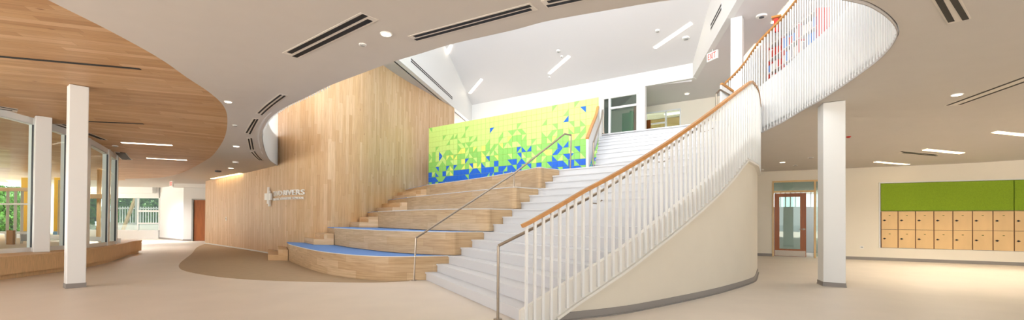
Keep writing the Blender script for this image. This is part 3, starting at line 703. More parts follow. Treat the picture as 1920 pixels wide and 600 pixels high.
# metal handrails
def handrail(pts, posts, label, r=.021, brackets=()):
    t = thing('metal_handrail', (pts[0][0], pts[0][1], pts[0][2]), label, 'handrail')
    mb = MB(); mb.tube(pts, r, n=10); mb.build('rail', M['steel'], t, sm=True)
    for a in posts:
        mb = MB(); mb.tube([a[0], a[1]], r * .9, n=10); mb.build('post', M['steel'], t, sm=True)
        mb = MB(); mb.disc((a[0][0], a[0][1], a[0][2] + .012), .055, .012); mb.build('base_plate', M['steel'], t)
    for b in brackets:
        mb = MB(); mb.tube(b, .008, n=6); mb.build('bracket', M['steel'], t)
    return t
p0 = onz(776, 525.5, .004)
h0 = aty(780, 446, p0.y + .02)
h1 = aty(964, 325, 10.25); h2 = aty(1059, 251, 11.0); h3 = aty(1071, 253.5, 11.05)
f1 = Vector((h1.x, 10.3, 8 * R)); 
handrail([h0, h1, h2, h3], [(p0, h0), (Vector((h1.x - .02, h1.y, 8 * R)), h1), (Vector((h3.x - .02, h3.y, 15 * R)), h3)], 'brushed steel handrail with three posts between tiers and steps')
hr = []
q0 = Vector((-.17, 5.72, .93))
hr.append(q0)
for i in range(0, 34):
    s_ = .25 + i * .165; p = oc.off(s_, .22)
    hr.append(Vector((p.x, p.y, interp(s_, TOPZ) + .86)))
br = []
for s_ in (1.15, 2.6, 4.0, 5.2):
    p = oc.off(s_, .22); p2 = oc.off(s_, .0); z = interp(s_, TOPZ) + .86; br.append([(p.x, p.y, z), (p.x, p.y, z - .09), ((p.x + p2.x) / 2, (p.y + p2.y) / 2, z - .1), (p2.x, p2.y, z - .06)])
handrail(hr, [(Vector((-.17, 5.72, .003)), q0)], 'bronze toned metal handrail inside the outer balustrade, starting at the first step', r=.02, brackets=br)

# upper flight, left guard
ug = thing('upper_stair_guard', (1.9, 11.2, 2.5), 'white panel guard with oak rail left of the upper flight', 'railing')
UG = [(1.88, 11.2, 3.30), (2.12, 12.0, 3.74), (2.46, 13.2, 4.32), (2.73, 14.3, 4.87)]
uc = cat(UG, 6)
mb = MB(); mb.strip([(p.x, p.y) for p in uc], [2.52 + (p.z - 3.3) * .93 for p in uc], [p.z - .03 for p in uc], .06); mb.build('panel', M['steel_white'], ug, sm=True)
mb = MB(); mb.tube([(p.x - .03, p.y + .02, p.z) for p in uc], .03, sq=(.08, .05)); mb.build('handrail', M['rail'], ug, sm=True)
hl = [(p.x + .13, p.y + .02, p.z - .10) for p in uc]
handrail(hl, [((hl[0][0], hl[0][1], 15 * R + .002), hl[0]), ((hl[-1][0] + .03, hl[-1][1], 24 * R), hl[-1])], 'steel handrail beside the white panel guard left of the upper flight', r=.022)
# upper flight, right return guard
rg = thing('upper_stair_guard', (5.75, 12.35, 4.0), 'short white panel guard with oak rail at the right top of the stairs', 'railing')
e0 = aty(1353, 157, 12.3); e1 = aty(1383, 178, 12.7)
mb = MB(); mb.strip([(e0.x, e0.y), (e1.x, e1.y)], [3.99, 3.99], [e0.z - .03, e1.z - .03], .05); mb.build('panel', M['steel_white'], rg)
mb = MB(); mb.tube([e0, e1], .03, sq=(.08, .05)); mb.build('handrail', M['rail'], rg)
k0 = aty(1343, 176, 12.1); k1 = aty(1350, 168, 12.25); k2 = aty(1378, 184, 12.5)
handrail([k0, k1, k2], [((k0.x, k0.y, 4.0), k0)], 'steel handrail with one post at the right top of the stairs', r=.024)

# balcony guards round the opening
def balcony(pts, label, sp=.112):
    t = thing('balcony_railing', (pts[0][0], pts[0][1], 4), label, 'railing')
    bc = Curve(pts, 8); n = int(bc.L / sp); ss = [bc.L * i / 60 for i in range(61)]
    mb = MB(); mb.tube([Vector((bc.off(s_, .03).x, bc.off(s_, .03).y, railz(bc.at(s_).y) - .02)) for s_ in ss], .03, sq=(.06, .05)); mb.build('handrail', M['rail'], t, sm=True)
    first = None
    for i in range(n + 1):
        s_ = sp * .5 + i * sp
        if s_ > bc.L: break
        p = bc.off(s_, .03); tn = bc.tan(s_); mb = MB(); mb.obox((p.x, p.y), (tn.x, tn.y), -.009, .009, zc(p.y) - .01, railz(p.y) - .04, -.011, .011); mb.build('picket', M['steel_white'], t)
    return t
rr = [(p.x, p.y) for p in rb]
balcony([(3.15, 4.68)] + rr + [(6.2, 12.1), (6.13, 12.95)], 'long curved white picket balcony railing above the right column')
la = [(p.x, p.y) for p in ra[:7]]
balcony(la, 'white picket balcony railing glimpsed left of the oak wall')

# mural tiles
t = thing('tile_mural', (MP[0], MP[1], 2.4), 'large mural of lime green, yellow and blue triangular tiles', 'mural')
rows, cols = 13, 37; tw = 8.02 / cols; th_ = (5.17 - 2.42) / rows
mb = MB(); mb.obox(MP, MD, -.0, 8.02, 2.42, 5.17, -.03, -.008); mb.build('backing', M['grout'], t)
mb = MB(); n = (MD[1], -MD[0]); rnd = random.Random(5)
def mq(s, z, d=.002): return (MP[0] + MD[0] * s + n[0] * d, MP[1] + MD[1] * s + n[1] * d, z)
fixblue = {(3, 7), (5, 4), (4, 28), (6, 17), (9, 12), (5, 25), (8, 30), (1, 10), (8, 21), (12, 9), (14, 8), (19, 11), (22, 7)}
blueset = {(10, 9): 1, (2, 8): 1, (26, 9): 1, (31, 8): 1, (6, 6): 1, (24, 8): 1, (17, 7): 1, (14, 5): 1, (29, 5): 1, (33, 5): 1, (35, 6): 1, (35, 7): 1, (9, 5): 1, (4, 5): 1, (20, 6): 1, (30, 6): 1}
for r_ in range(rows):
    for c_ in range(cols):
        h = (r_ + .5) / rows; tilt_ = .04 * math.sin(c_ * .55)
        hh = h + tilt_ + rnd.uniform(-.09, .09) - .06 * (c_ / cols) * (1 if h < .5 else .3) + (.05 if c_ < 8 else 0)
        hh = (hh - .12) / .88
        def pick(x):
            if x < .15: return 2
            if x < .24: return rnd.choice([2, 1, 1])
            if x < .52: return 1
            if x < .68: return rnd.choice([1, 0, 0])
            return 0
        a_ = pick(hh); b_ = pick(hh + rnd.uniform(-.07, .07)); u = rnd.random()
        if u < (.18 if hh < .7 else .14): b_ = {2: 1, 1: 0, 0: 1}[a_]
        elif u < .27 and .2 < hh < .62: b_ = 3
        elif u < .37 and hh < .42: b_ = 2
        elif .5 < u < (.54 if hh < .66 else .525): b_ = 2
        if u > .9 and .25 < hh < .7: a_ = b_ = rnd.choice([0, 3])
        x0, x1, z0, z1 = c_ * tw + .004, (c_ + 1) * tw - .004, 2.42 + r_ * th_ + .004, 2.42 + (r_ + 1) * th_ - .004
        q4 = [mq(x0, z0), mq(x1, z0), mq(x1, z1), mq(x0, z1)]; bk = [mq(x0, z0, -.008), mq(x1, z0, -.008), mq(x1, z1, -.008), mq(x0, z1, -.008)]
        if rnd.random() < .5: T1, T2 = (0, 1, 2), (0, 2, 3)
        else: T1, T2 = (0, 1, 3), (1, 2, 3)
        if rnd.random() < .5: T1, T2 = T2, T1
        mb.add([q4[i] for i in T1], [(0, 1, 2)], None, a_); mb.add([q4[i] for i in T2], [(0, 1, 2)], None, b_)
        for i in range(4):
            j = (i + 1) % 4; mb.add([q4[i], bk[i], bk[j], q4[j]], [(0, 1, 2, 3)], None, a_)
mb.build('tiles', [M['g1'], M['g2'], M['g3'], M['g4']], t)

# sign on the oak wall
sg = thing('wall_sign', (-8, 15.9, 1.9), 'white raised lettering and emblem on the oak wall', 'sign')
wcur = Curve(WW, 10)
def sarc(px): return min((abs(CX + F * wcur.at(i * .02).x / wcur.at(i * .02).y - px), i * .02) for i in range(int(wcur.L / .02)))[1]
s0_ = sarc(500)
def onwall(x, z, d):
    p = wcur.off(s0_ + x, -d); return Vector((p.x, p.y, z))
def text(s, size, px0, px1, z0, z1, parent):
    c = bpy.data.curves.new('letters', 'FONT'); c.body = s; c.size = 1; c.extrude = .02; c.offset = .006; c.space_character = 1.05
    o = bpy.data.objects.new('letters', c); COL.objects.link(o); bpy.context.view_layer.update()
    me = bpy.data.meshes.new_from_object(o.evaluated_get(bpy.context.evaluated_depsgraph_get())); bpy.data.objects.remove(o)
    xs = [v.co.x for v in me.vertices]; ys = [v.co.y for v in me.vertices]; a, b, c0, c1 = min(xs), max(xs), min(ys), max(ys)
    X0, X1 = sarc(px0) - s0_, sarc(px1) - s0_
    for v in me.vertices:
        u = (v.co.x - a) / (b - a); k = (v.co.y - c0) / (c1 - c0); zz = z0[0] + (z0[1] - z0[0]) * u + (z1 - 0) * k
        v.co = onwall(X0 + (X1 - X0) * u, zz, .05 + (v.co.z + .02))
    me.materials.clear(); me.materials.append(M['plastic']); ob = bpy.data.objects.new('lettering', me); COL.objects.link(ob)
    ob.parent = parent; ob.matrix_parent_inverse = Matrix.Translation(-parent.location); return ob
for wd_, a_, b_ in (('TWO', 516.5, 532), ('RIVERS', 535.5, 573.2)): text(wd_, 1, a_, b_, (2.03, 2.03), .17, sg)
for wd_, a_, b_ in (('PUBLIC', 516.5, 528.3), ('CHARTER', 530.3, 550), ('SCHOOL', 552.3, 572.6)): text(wd_, 1, a_, b_, (1.885, 1.885), .08, sg)
def zat(px, py): x = sarc(px) - s0_; p = onwall(x, 0, .05); return x, CH + ray(px, py).z / ray(px, py).y * p.y
def bar(px0, px1, py0, py1, lean=0):
    x0, z1 = zat(px0, py0); x1, _ = zat(px1, py0); _, z0 = zat(px0, py1); mb = MB()
    v = [onwall(x0 - lean, z0, d) for d in (.04, .09)] + [onwall(x1 - lean, z0, d) for d in (.04, .09)] + [onwall(x1 + lean, z1, d) for d in (.04, .09)] + [onwall(x0 + lean, z1, d) for d in (.04, .09)]
    mb.add(v, [(0, 2, 4, 6), (1, 7, 5, 3), (0, 1, 3, 2), (2, 3, 5, 4), (4, 5, 7, 6), (6, 7, 1, 0)]); mb.build('emblem', M['plastic'], sg)
bar(500.5, 505, 363, 375); bar(509, 512.3, 363, 375); bar(505.4, 507, 351, 382, .02); bar(507.4, 509.2, 358, 387, -.01)

# ---- lockers and felt panels
LS = [3.2, 3.64, 4.08, 4.53, 4.98, 5.43, 5.89, 6.35, 6.82, 7.29]
ordn = ['first', 'second', 'third', 'fourth', 'fifth', 'sixth', 'seventh', 'eighth', 'ninth']
for i in range(9):
    for r_, (z0, z1) in enumerate(((.43, 1.03), (1.035, 1.635))):
        a, b = LS[i], LS[i + 1]; p = ow(a, -.2, z0)
        t = thing('locker', p, 'maple locker, %s from the left in the %s row' % (ordn[i], ['lower', 'upper'][r_]), 'locker', 'maple lockers in the long wall')
        mb = MB(); mb.obox(W, D, a + .002, b - .002, z0, z1, -.4, -.03); mb.build('body', M['lockgap'], t)
        mb = MB(); mb.obox(W, D, a + .012, b - .012, z0 + .003, z1 - .002, -.03, -.008); mb.build('door', M['locker'], t)
        h = z1 - z0; zl = z0 + h * .5; x = a + .085; mb = MB(); n_ = (D[1], -D[0])
        c = Vector(ow(x, -.007, zl)); u = Vector((D[0], D[1], 0)); nn = Vector((n_[0], n_[1], 0)); v = []
        for d_ in (0, .018):
            v += [c + u * (.026 * math.cos(j * math.pi / 6)) + Vector((0, 0, .026 * math.sin(j * math.pi / 6))) + nn * d_ for j in range(12)]
        mb.add(v, [tuple(range(11, -1, -1)), tuple(range(12, 24))] + [(j, (j + 1) % 12, 12 + (j + 1) % 12, 12 + j) for j in range(12)])
        mb.obox(W, D, x - .04, x + .04, zl - .009, zl + .009, .008, .016); mb.build('lock', M['black'], t)
        mb = MB(); mb.obox(W, D, (a + b) / 2 - .02, (a + b) / 2 + .025, z1 - .15, z1 - .132, -.008, -.004); mb.build('number_plate', M['seam'], t)
for k, (a, b) in enumerate(((3.2, 6.34), (6.36, 9.4))):
    mb = MB(); mb.obox(W, D, a, b, 1.65, 2.56, -.1, -.01)
    tag(mb.build('felt_panel', M['green']), ['long green felt pin board above the lockers', 'green felt pin board at the right edge of the view'][k], 'pin board', 'green felt panels')
mb = MB(); mb.obox(W, D, 2.63, 2.73, .38, .46, 0, .012); o = tag(mb.build('wall_outlet', M['plastic']), 'small white power outlet low on the wall left of the lockers', 'outlet')
mb = MB(); mb.obox(W, D, 2.65, 2.675, .395, .445, .012, .014); mb.obox(W, D, 2.685, 2.71, .395, .445, .012, .014); mb.build('socket', M['greyb'], o)
x_, z_ = zat(425, 412); mb = MB(); c = sarc(425) - s0_
v = [onwall(c + a, z, d) for d in (.005, .025) for a, z in ((-.06, 1.17), (.06, 1.17), (.06, 1.33), (-.06, 1.33))]
mb.add(v, [(3, 2, 1, 0), (4, 5, 6, 7), (0, 1, 5, 4), (1, 2, 6, 5), (2, 3, 7, 6), (3, 0, 4, 7)]); o = tag(mb.build('wall_switch', M['plastic']), 'small white switch plate on the oak wall', 'switch')
v = [onwall(c + a, z, d) for d in (.025, .035) for a, z in ((-.02, 1.21), (.02, 1.21), (.02, 1.29), (-.02, 1.29))]
mb = MB(); mb.add(v, [(3, 2, 1, 0), (4, 5, 6, 7), (0, 1, 5, 4), (1, 2, 6, 5), (2, 3, 7, 6), (3, 0, 4, 7)]); mb.build('rocker', M['greyb'], o)

# ---- ceiling fittings
def ceil_z(x, y, dz): return zc(y) + dz
def slot_bar(mb, a, b, wd, dz0, dz1):
    t = (b - a); t.z = 0; t.normalize(); n = Vector((-t.y, t.x, 0)) * wd / 2
    N = 6; pts = [a.lerp(b, i / N) for i in range(N + 1)]
    v = []
    for p in pts:
        for s_, dz in ((-1, dz0), (1, dz0), (1, dz1), (-1, dz1)): q = p + n * s_; v.append((q.x, q.y, zc(q.y) + dz))
    f = []
    for i in range(N):
        for j in range(4): f.append((4 * i + j, 4 * i + (j + 1) % 4, 4 * i + 4 + (j + 1) % 4, 4 * i + 4 + j))
    f += [(3, 2, 1, 0), (4 * N, 4 * N + 1, 4 * N + 2, 4 * N + 3)]; mb.add(v, f)
def vent(px, label, wd=.05, grp='slot diffusers in the white ceiling', frame=True):
    """px: list of slots, each two pixel ends"""
    ends = [(onc(*a), onc(*b)) for a, b in px]
    mid = sum((a + b for a, b in ends), Vector((0, 0, 0))) / (2 * len(ends))
    t = thing('slot_diffuser', mid, label, 'ceiling vent', grp)
    if frame:
        a = sum((e[0] for e in ends), Vector((0, 0, 0))) / len(ends); b = sum((e[1] for e in ends), Vector((0, 0, 0))) / len(ends)
        dr = (b - a).normalized(); n = Vector((-dr.y, dr.x, 0)); sp = max(abs((e[0] - a).dot(n)) for e in ends) * 2
        mb = MB(); slot_bar(mb, a - dr * .04, b + dr * .04, sp + wd + .05, -.004, .01); mb.build('frame', M['frame'], t)
    for a, b in ends:
        mb = MB(); slot_bar(mb, a, b, wd, -.008, .012); mb.build('slot', M['black'], t)
vent([((542.5, 98.5), (685, 27.5)), ((552.5, 106), (694, 37))], 'double slot ceiling vent, the widest one near the large downlight', .07)
vent([((777, 68), (995, 10)), ((779, 74), (996, 16.5))], 'long double slot ceiling vent along the front edge of the oval opening', .05)
vent([((1027, 3), (1120, -18)), ((1026, 11), (1120, -9))], 'double slot ceiling vent cut by the top edge of the view above the mural', .05)
vent([((484.5, 212), (527, 177)), ((490, 215), (534, 179))], 'short double slot ceiling vent nearest the left tip of the opening', .035)
vent([((462, 249), (478, 223)), ((468, 251), (483, 223))], 'short double slot ceiling vent, second round the left tip of the opening', .035)
vent([((466, 260), (470, 280)), ((471, 259), (475, 280))], 'short double slot ceiling vent, third round the left tip of the opening', .035)
vent([((472, 285), (487, 300)), ((477, 284), (491, 300))], 'short double slot ceiling vent nearest the oak wall', .035)
vent([((1757, -8), (1784, 40)), ((1784, -8), (1811, 36))], 'wide double slot ceiling vent at the top right of the view', .055)
vent([((1777, 197), (1935, 139)), ((1799, 196), (1935, 148))], 'long double slot ceiling vent at the right edge over the hall', .05)
vent([((1690, 284), (1755, 290)), ((1692, 286), (1757, 292))], 'faint slot vent beside the linear lamps of the hall', .05)
vent([((-30, 103), (263, 129))], 'long dark slot in the oak board ceiling near the first column', .07, 'slots in the oak ceiling', False)
vent([((163, 227.5), (269, 232))], 'thin dark slot in the oak board ceiling behind the near column', .06, 'slots in the oak ceiling', False)
vent([((-10, 198), (33, 206)), ((-10, 203), (23, 207))], 'slot vent in the oak ceiling at the left edge above the glass', .06, 'slots in the oak ceiling')
vent([((106, 233.5), (126, 240)), ((118, 233), (127, 236))], 'slot vent in the oak ceiling between the two left columns', .06, 'slots in the oak ceiling')
vent([((163, 251), (190, 261)), ((166, 250), (197, 262))], 'slot vent in the oak ceiling right of the near left column', .06, 'slots in the oak ceiling')
vent([((221, 286), (234, 299)), ((230, 286), (242, 299))], 'bright framed slot vent in the oak ceiling at the end of the glass', .12, 'slots in the oak ceiling')

def linear(px0, px1, label, wd=.09, m_='lampw', grp='linear ceiling lamps', pw=28):
    a, b = onc(*px0), onc(*px1); t = thing('linear_lamp', (a + b) / 2, label, 'light', grp)
    mb = MB(); slot_bar(mb, a, b, wd + .03, -.006, .02); mb.build('frame', M['frame'], t)
    mb = MB(); slot_bar(mb, a, b, wd, -.012, .0); mb.build('diffuser', M[m_], t)
linear((228, 267), (322, 272), 'longer thin linear lamp in the oak ceiling', .07, 'lamp')
linear((275, 296), (350, 300), 'thin linear lamp in the oak ceiling, the one further back', .07, 'lamp')
linear((1865, 247), (1960, 257), 'linear lamp in the hall ceiling at the right edge of the view', .13)
linear((1734, 280), (1804, 287), 'linear lamp in the hall ceiling, middle of three', .13)
linear((1642, 303), (1702, 308), 'linear lamp in the hall ceiling, furthest back near the lockers', .13)
def downlight(px, r, label, on=True, h=.012, m_=None):
    c = onc(*px); t = thing('downlight' if on else 'ceiling_disc', c, label, 'light' if on else 'detector', 'round downlights' if on else 'ceiling detectors and speakers')
    z = zc(c.y)
    mb = MB(); mb.disc((c.x, c.y, z + .004), r, h + .004); mb.build('ring' if on else 'housing', m_ or M['plastic'], t)
    if on:
        mb = MB(); mb.disc((c.x, c.y, z - h + .001), r * .78, .006); mb.build('diffuser', M['lamp'], t)
    else:
        mb = MB(); mb.disc((c.x, c.y, z - h), r * .6, .012); mb.build('cap', m_ or M['greyb'], t)
downlight((724, 63), .075, 'largest round downlight, at the front edge of the oval opening')
downlight((428, 190.5), .075, 'round downlight beside the curved edge of the oak ceiling')
downlight((443, 274), .09, 'round downlight between the oak ceiling and the left tip of the opening')
downlight((433, 315), .10, 'round downlight close to the oak wall')
downlight((1794, 177), .095, 'round downlight in the hall ceiling beside the long slot vent')
downlight((1467, 304), .085, 'faint round downlight behind the staircase')
downlight((680, 83), .05, 'round white speaker between the big vent and the large downlight', False)
downlight((441, 235), .06, 'small white ceiling disc beside the left slot vents', False)
downlight((442, 303), .09, 'white smoke detector hanging near the oak wall', False, .05)
downlight((409, 320), .11, 'dark dome camera at the corner of the oak wall', False, .05, M['boardg'])
downlight((216, 273), .07, 'small disc in the oak ceiling above the end of the glass wall', False, .02)
downlight((1520, 295.5), .08, 'small ceiling disc right of the staircase, beside the right column', False, .008)
downlight((1491, 310), .07, 'small ceiling disc above the glazed door', False, .008)
downlight((1427, 318), .09, 'small ceiling disc right behind the staircase edge', False, .008)
downlight((1591, 256), .05, 'small sprinkler disc just right of the right column', False, .02, M['redb'])
# cove lamp washing the oak wall
a_, b_ = onc(398, 335), onc(452, 325)
mb = MB(); slot_bar(mb, a_, b_, .16, -.01, .01); tag(mb.build('wall_washer', emit('cove_diffuser', 'ffe0a8', 5)), 'recessed warm lamp washing the top of the oak wall', 'light')

# ---- atrium roof lamps and fittings
def roofpt(px, py):
    d = ray(px, py); nx, ny = -.586, -.81
    t = (z0r - KS * (B[0] * nx + B[1] * ny) - CH) / (d.z - KS * (d.x * nx + d.y * ny)); return Vector((d.x * t, d.y * t, CH + d.z * t))
for (p0_, p1_, lb) in (((1228, 89), (1296, 43), 'longest linear lamp on the sloping atrium ceiling, rightmost'), ((1030, 137), (1067, 105), 'linear lamp on the sloping atrium ceiling above the mural'), ((881, 174), (903, 148), 'short linear lamp low on the sloping atrium ceiling at the left'), ((838, 101), (846, 84), 'shortest linear lamp beside the left bulkhead of the atrium')):
    a, b = roofpt(*p0_), roofpt(*p1_); t = thing('linear_lamp', (a + b) / 2, lb, 'light', 'linear lamps on the atrium ceiling')
    mb = MB(); mb.tube([a - Vector((0, 0, .02)), b - Vector((0, 0, .02))], .05, sq=(.13, .05)); mb.build('diffuser', M['lamp'], t)
    d_ = (b - a).normalized(); mb = MB(); mb.tube([a - d_ * .03 + Vector((0, 0, .01)), b + d_ * .03 + Vector((0, 0, .01))], .05, sq=(.17, .05)); mb.build('frame', M['plastic'], t)
for px, r, lb in (((1047, 95), .09, 'small round detector on the atrium ceiling above the left middle lamp'), ((1286, 71), .14, 'round detector on the atrium ceiling beside the longest lamp'), ((1233, 57), .09, 'faint disc on the atrium ceiling left of the longest lamp'), ((1053, 105), .06, 'tiny disc on the atrium ceiling touching the middle lamp'), ((1030, 144), .05, 'tiny disc at the lower end of the middle atrium lamp')):
    c = roofpt(*px); t = thing('ceiling_disc', c, lb, 'detector', 'detectors on the atrium ceiling'); mb = MB(); mb.disc((c.x, c.y, c.z + .03), r, .07); mb.build('housing', M['plastic'], t)
    mb = MB(); mb.disc((c.x, c.y, c.z - .04), r * .6, .03); mb.build('cap', M['greyb'], t)
# slot vents on the bulkheads
def bvent(P, D_, s0, s1, z0, z1, label, sgn):
    q = ow
    n = (D_[1] * sgn, -D_[0] * sgn); t = thing('slot_diffuser', (P[0] + D_[0] * (s0 + s1) / 2, P[1] + D_[1] * (s0 + s1) / 2, z0), label, 'ceiling vent', 'slot vents on the bulkheads')
    mb = MB(); mb.obox(P, D_, s0 - .04, s1 + .04, z0 - .03, z1 + .03, -.01 * sgn, .008 * sgn); mb.build('frame', M['white'], t)
    for a, b in ((z0, z0 + (z1 - z0) * .35), (z1 - (z1 - z0) * .35, z1)):
        mb = MB(); mb.obox(P, D_, s0, s1, a, b, -.01 * sgn, .014 * sgn); mb.build('slot', M['black'], t)
bvent(LB, LD, 1.06, 6.59, 7.33, 7.46, 'long black slot vent on the white bulkhead above the oak wall', 1)
bvent(RB, RD, 3.69, 5.26, 8.0, 8.2, 'black slot vent on the right bulkhead of the atrium', 1)
def soff(px, py, z=7.46): return onz(px, py, z)
for (p0_, p1_, lb) in (((1391, 116), (1421, 82), 'warm linear lamp over the balcony, just right of the upper column'), ((1452, 42), (1489, 0), 'warm linear lamp over the balcony at the top of the view')):
    a, b = soff(*p0_), soff(*p1_); t = thing('linear_lamp', (a + b) / 2, lb, 'light', 'linear lamps over the balcony')
    mb = MB(); mb.tube([a - Vector((0, 0, .01)), b - Vector((0, 0, .01))], .05, sq=(.2, .04)); mb.build('diffuser', M['lampw'], t)
    mb = MB(); mb.tube([a, b], .05, sq=(.26, .03)); mb.build('frame', M['plastic'], t)
c = soff(1428, 29); t = thing('ceiling_disc', c, 'round detector on the balcony ceiling', 'detector'); mb = MB(); mb.disc((c.x, c.y, c.z), .15, .05); mb.build('housing', M['plastic'], t); mb = MB(); mb.disc((c.x, c.y, c.z - .05), .07, .02); mb.build('cap', M['boardg'], t)
c = soff(1288, 175); t = thing('downlight', c, 'small round downlight in the upper corridor ceiling', 'light'); mb = MB(); mb.disc((c.x, c.y, c.z), .12, .03); mb.build('ring', M['plastic'], t); mb = MB(); mb.disc((c.x, c.y, c.z - .03), .09, .01); mb.build('diffuser', M['lampw'], t)
# exit signs
def exit_sign(c, ang, wd, ht, label, hang=.1, letters=True):
    t = thing('exit_sign', c, label, 'sign', 'exit signs'); u = Vector((math.cos(ang), math.sin(ang), 0)); n = Vector((u.y, -u.x, 0))
    P_ = (c.x - u.x * wd / 2, c.y - u.y * wd / 2)
    mb = MB(); mb.obox(P_, (u.x, u.y), 0, wd, c.z - ht, c.z, -.03, .03); mb.build('panel', M['plastic'], t)
    mb = MB(); mb.tube([c, c + Vector((0, 0, hang))], .015); mb.build('stem', M['plastic'], t)
    cu = bpy.data.curves.new('letters', 'FONT'); cu.body = 'EXIT'; cu.size = 1; cu.extrude = .01; o = bpy.data.objects.new('letters', cu); COL.objects.link(o); bpy.context.view_layer.update()
    me = bpy.data.meshes.new_from_object(o.evaluated_get(bpy.context.evaluated_depsgraph_get())); bpy.data.objects.remove(o)
    xs = [v.co.x for v in me.vertices]; ys = [v.co.y for v in me.vertices]
    for v in me.vertices:
        a = (v.co.x - min(xs)) / (max(xs) - min(xs)); b = (v.co.y - min(ys)) / (max(ys) - min(ys))
        v.co = Vector((P_[0], P_[1], 0)) + u * wd * (.12 + .76 * a) + Vector((0, 0, c.z - ht * .85 + ht * .7 * b)) + n * (.032 + v.co.z * .3)
    me.materials.clear(); me.materials.append(M['exitr']); ob = bpy.data.objects.new('lettering', me); COL.objects.link(ob); ob.parent = t; ob.matrix_parent_inverse = Matrix.Translation(-t.location)
e = onc(322, 339); exit_sign(Vector((e.x, e.y, zc(e.y) - .02)), -.65, .42, .26, 'exit sign with red letters hanging over the left corridor')
e = soff(1336, 92); exit_sign(Vector((e.x, e.y, 7.36)), -1.25, .5, .3, 'exit sign with red letters on the balcony ceiling beside the upper column')
e = aty(858, 212, 26.0); exit_sign(Vector((e.x, e.y, e.z)), -.63, .45, .26, 'exit sign glimpsed in the gap between oak wall and white wall')

# ---- bookshelf on the upper level
S0 = aty(1438, 60, 15.5); S1 = aty(1532, 60, 12.6); sx, sy = S1.x - S0.x, S1.y - S0.y; L_ = math.hypot(sx, sy); SD = (sx / L_, sy / L_)
bs = thing('bookcase', (S0.x, S0.y, 4.0), 'tall bookcase with red and pale books behind the balcony railing', 'bookcase')
mb = MB(); mb.obox((S0.x, S0.y), SD, 0, L_, 4.0, 7.25, -.36, -.33); mb.build('back_panel', M['whiteb'], bs)
mb = MB()
for k in range(8):
    mb = MB(); mb.obox((S0.x, S0.y), SD, .03, L_ - .03, 4.05 + k * .45, 4.08 + k * .45, -.33, 0); mb.build('shelf', M['whiteb'], bs)
for a in (0, L_ / 3, 2 * L_ / 3, L_ - .03):
    mb = MB(); mb.obox((S0.x, S0.y), SD, a, a + .03, 4.0, 7.25, -.33, 0); mb.build('side_panel', M['redb'], bs)
rn = random.Random(3); bk = 0
for k in range(7):
    for sec in range(3):
        x = L_ / 3 * sec + .05
        while x < L_ / 3 * (sec + 1) - .2:
            wd = rn.uniform(.07, .16); h = rn.uniform(.24, .36); cn = rn.choice(['redb', 'whiteb', 'greyp', 'whiteb', 'blue'])
            mb = MB(); mb.obox((S0.x, S0.y), SD, x, x + wd, 4.083 + k * .45, 4.083 + k * .45 + h, -.28, -.03)
            nm = {'redb': 'red', 'whiteb': 'pale', 'greyp': 'grey', 'blue': 'blue'}[cn]
            tag(mb.build('book', M[cn]), '%s upright book on the bookcase behind the balcony railing' % nm, 'book', '%s books on the upper bookcase' % nm); x += wd + rn.uniform(.01, .12)
c = aty(1456, 38, 12.9); t = thing('display_stand', (c.x, c.y, 4.0), 'red and black object peeking over the balcony rail', 'display stand')
mb = MB(); mb.tube([(c.x, c.y, 4.0), (c.x, c.y, 5.4)], .04); mb.build('pole', M['black'], t); mb = MB(); mb.obox((c.x - .08, c.y), (.8, -.6), 0, .12, c.z - .35, c.z + .02, -.05, .05); mb.build('panel', M['redb'], t)
mb = MB(); mb.obox((c.x - .13, c.y), (.8, -.6), 0, .24, c.z + .02, c.z + .07, -.12, .12); mb.build('cap', M['rail'], t)

# ---- outdoors beyond the window wall
mb = MB(); mb.prism([(-60, -6), (-11.9, -6), (-11.9, 12), (-13.8, 15.2), (-22, 20), (-27, 27.9), (-27, 60), (-60, 60)], .005, .35); struct(mb.build('floor', M['grass']), 'bright pale terrace outside the curved window wall', 'ground')
def hedge(x0, x1, y0, z1, label, seed, y_of=lambda x: 0):
    rn = random.Random(seed); mb = MB(); x = x0
    while x < x1:
        for z in [i * .55 + .2 for i in range(int(z1 / .55))]:
            r = rn.uniform(.38, .62); cx, cy, cz = x + rn.uniform(-.2, .2), y0 + y_of(x) + rn.uniform(-.3, .3), z + rn.uniform(-.15, .15)
            v = [(cx, cy, cz + r)]; f = []
            for i in range(1, 5):
                for j in range(8):
                    a_, b_ = math.pi * i / 5, 2 * math.pi * (j + .5 * (i % 2)) / 8; q = r * rn.uniform(.82, 1.18)
                    v.append((cx + q * math.sin(a_) * math.cos(b_), cy + q * math.sin(a_) * math.sin(b_), cz + q * math.cos(a_)))
            v.append((cx, cy, cz - r))
            for j in range(8): f.append((0, 1 + j, 1 + (j + 1) % 8)); f.append((33, 25 + (j + 1) % 8, 25 + j))
            for i in range(3):
                for j in range(8): f.append((1 + 8 * i + j, 9 + 8 * i + j, 9 + 8 * i + (j + 1) % 8, 1 + 8 * i + (j + 1) % 8))
            mb.add(v, f)
        x += .62
    for _ in range(9000):
        a_ = rn.uniform(x0, x1); z = rn.uniform(.05, z1 + .15); y = y0 - rn.uniform(.1, .85) if z < z1 - .2 else y0 + rn.uniform(-.8, .5)
        q = rn.uniform(.05, .11); u = Vector((rn.gauss(0, 1), rn.gauss(0, 1), rn.gauss(0, 1))).normalized(); w_ = u.cross(Vector((rn.gauss(0, 1), rn.gauss(0, 1), rn.gauss(0, 1)))).normalized(); c_ = Vector((a_, y, z))
        mb.add([c_ - u * q, c_ - w_ * q * .5, c_ + u * q, c_ + w_ * q * .5], [(0, 1, 2, 3)])
    o = mb.build('hedge', M['leaf']); tag(o, label, 'hedge'); return o
hedge(-38, -27.4, 29.5, 3.3, 'leafy green hedge beyond the terrace, left of the curved glass', 1)
hedge(-27.2, -19.5, 31.5, 3.6, 'leafy green hedge outside the far garden window', 2)
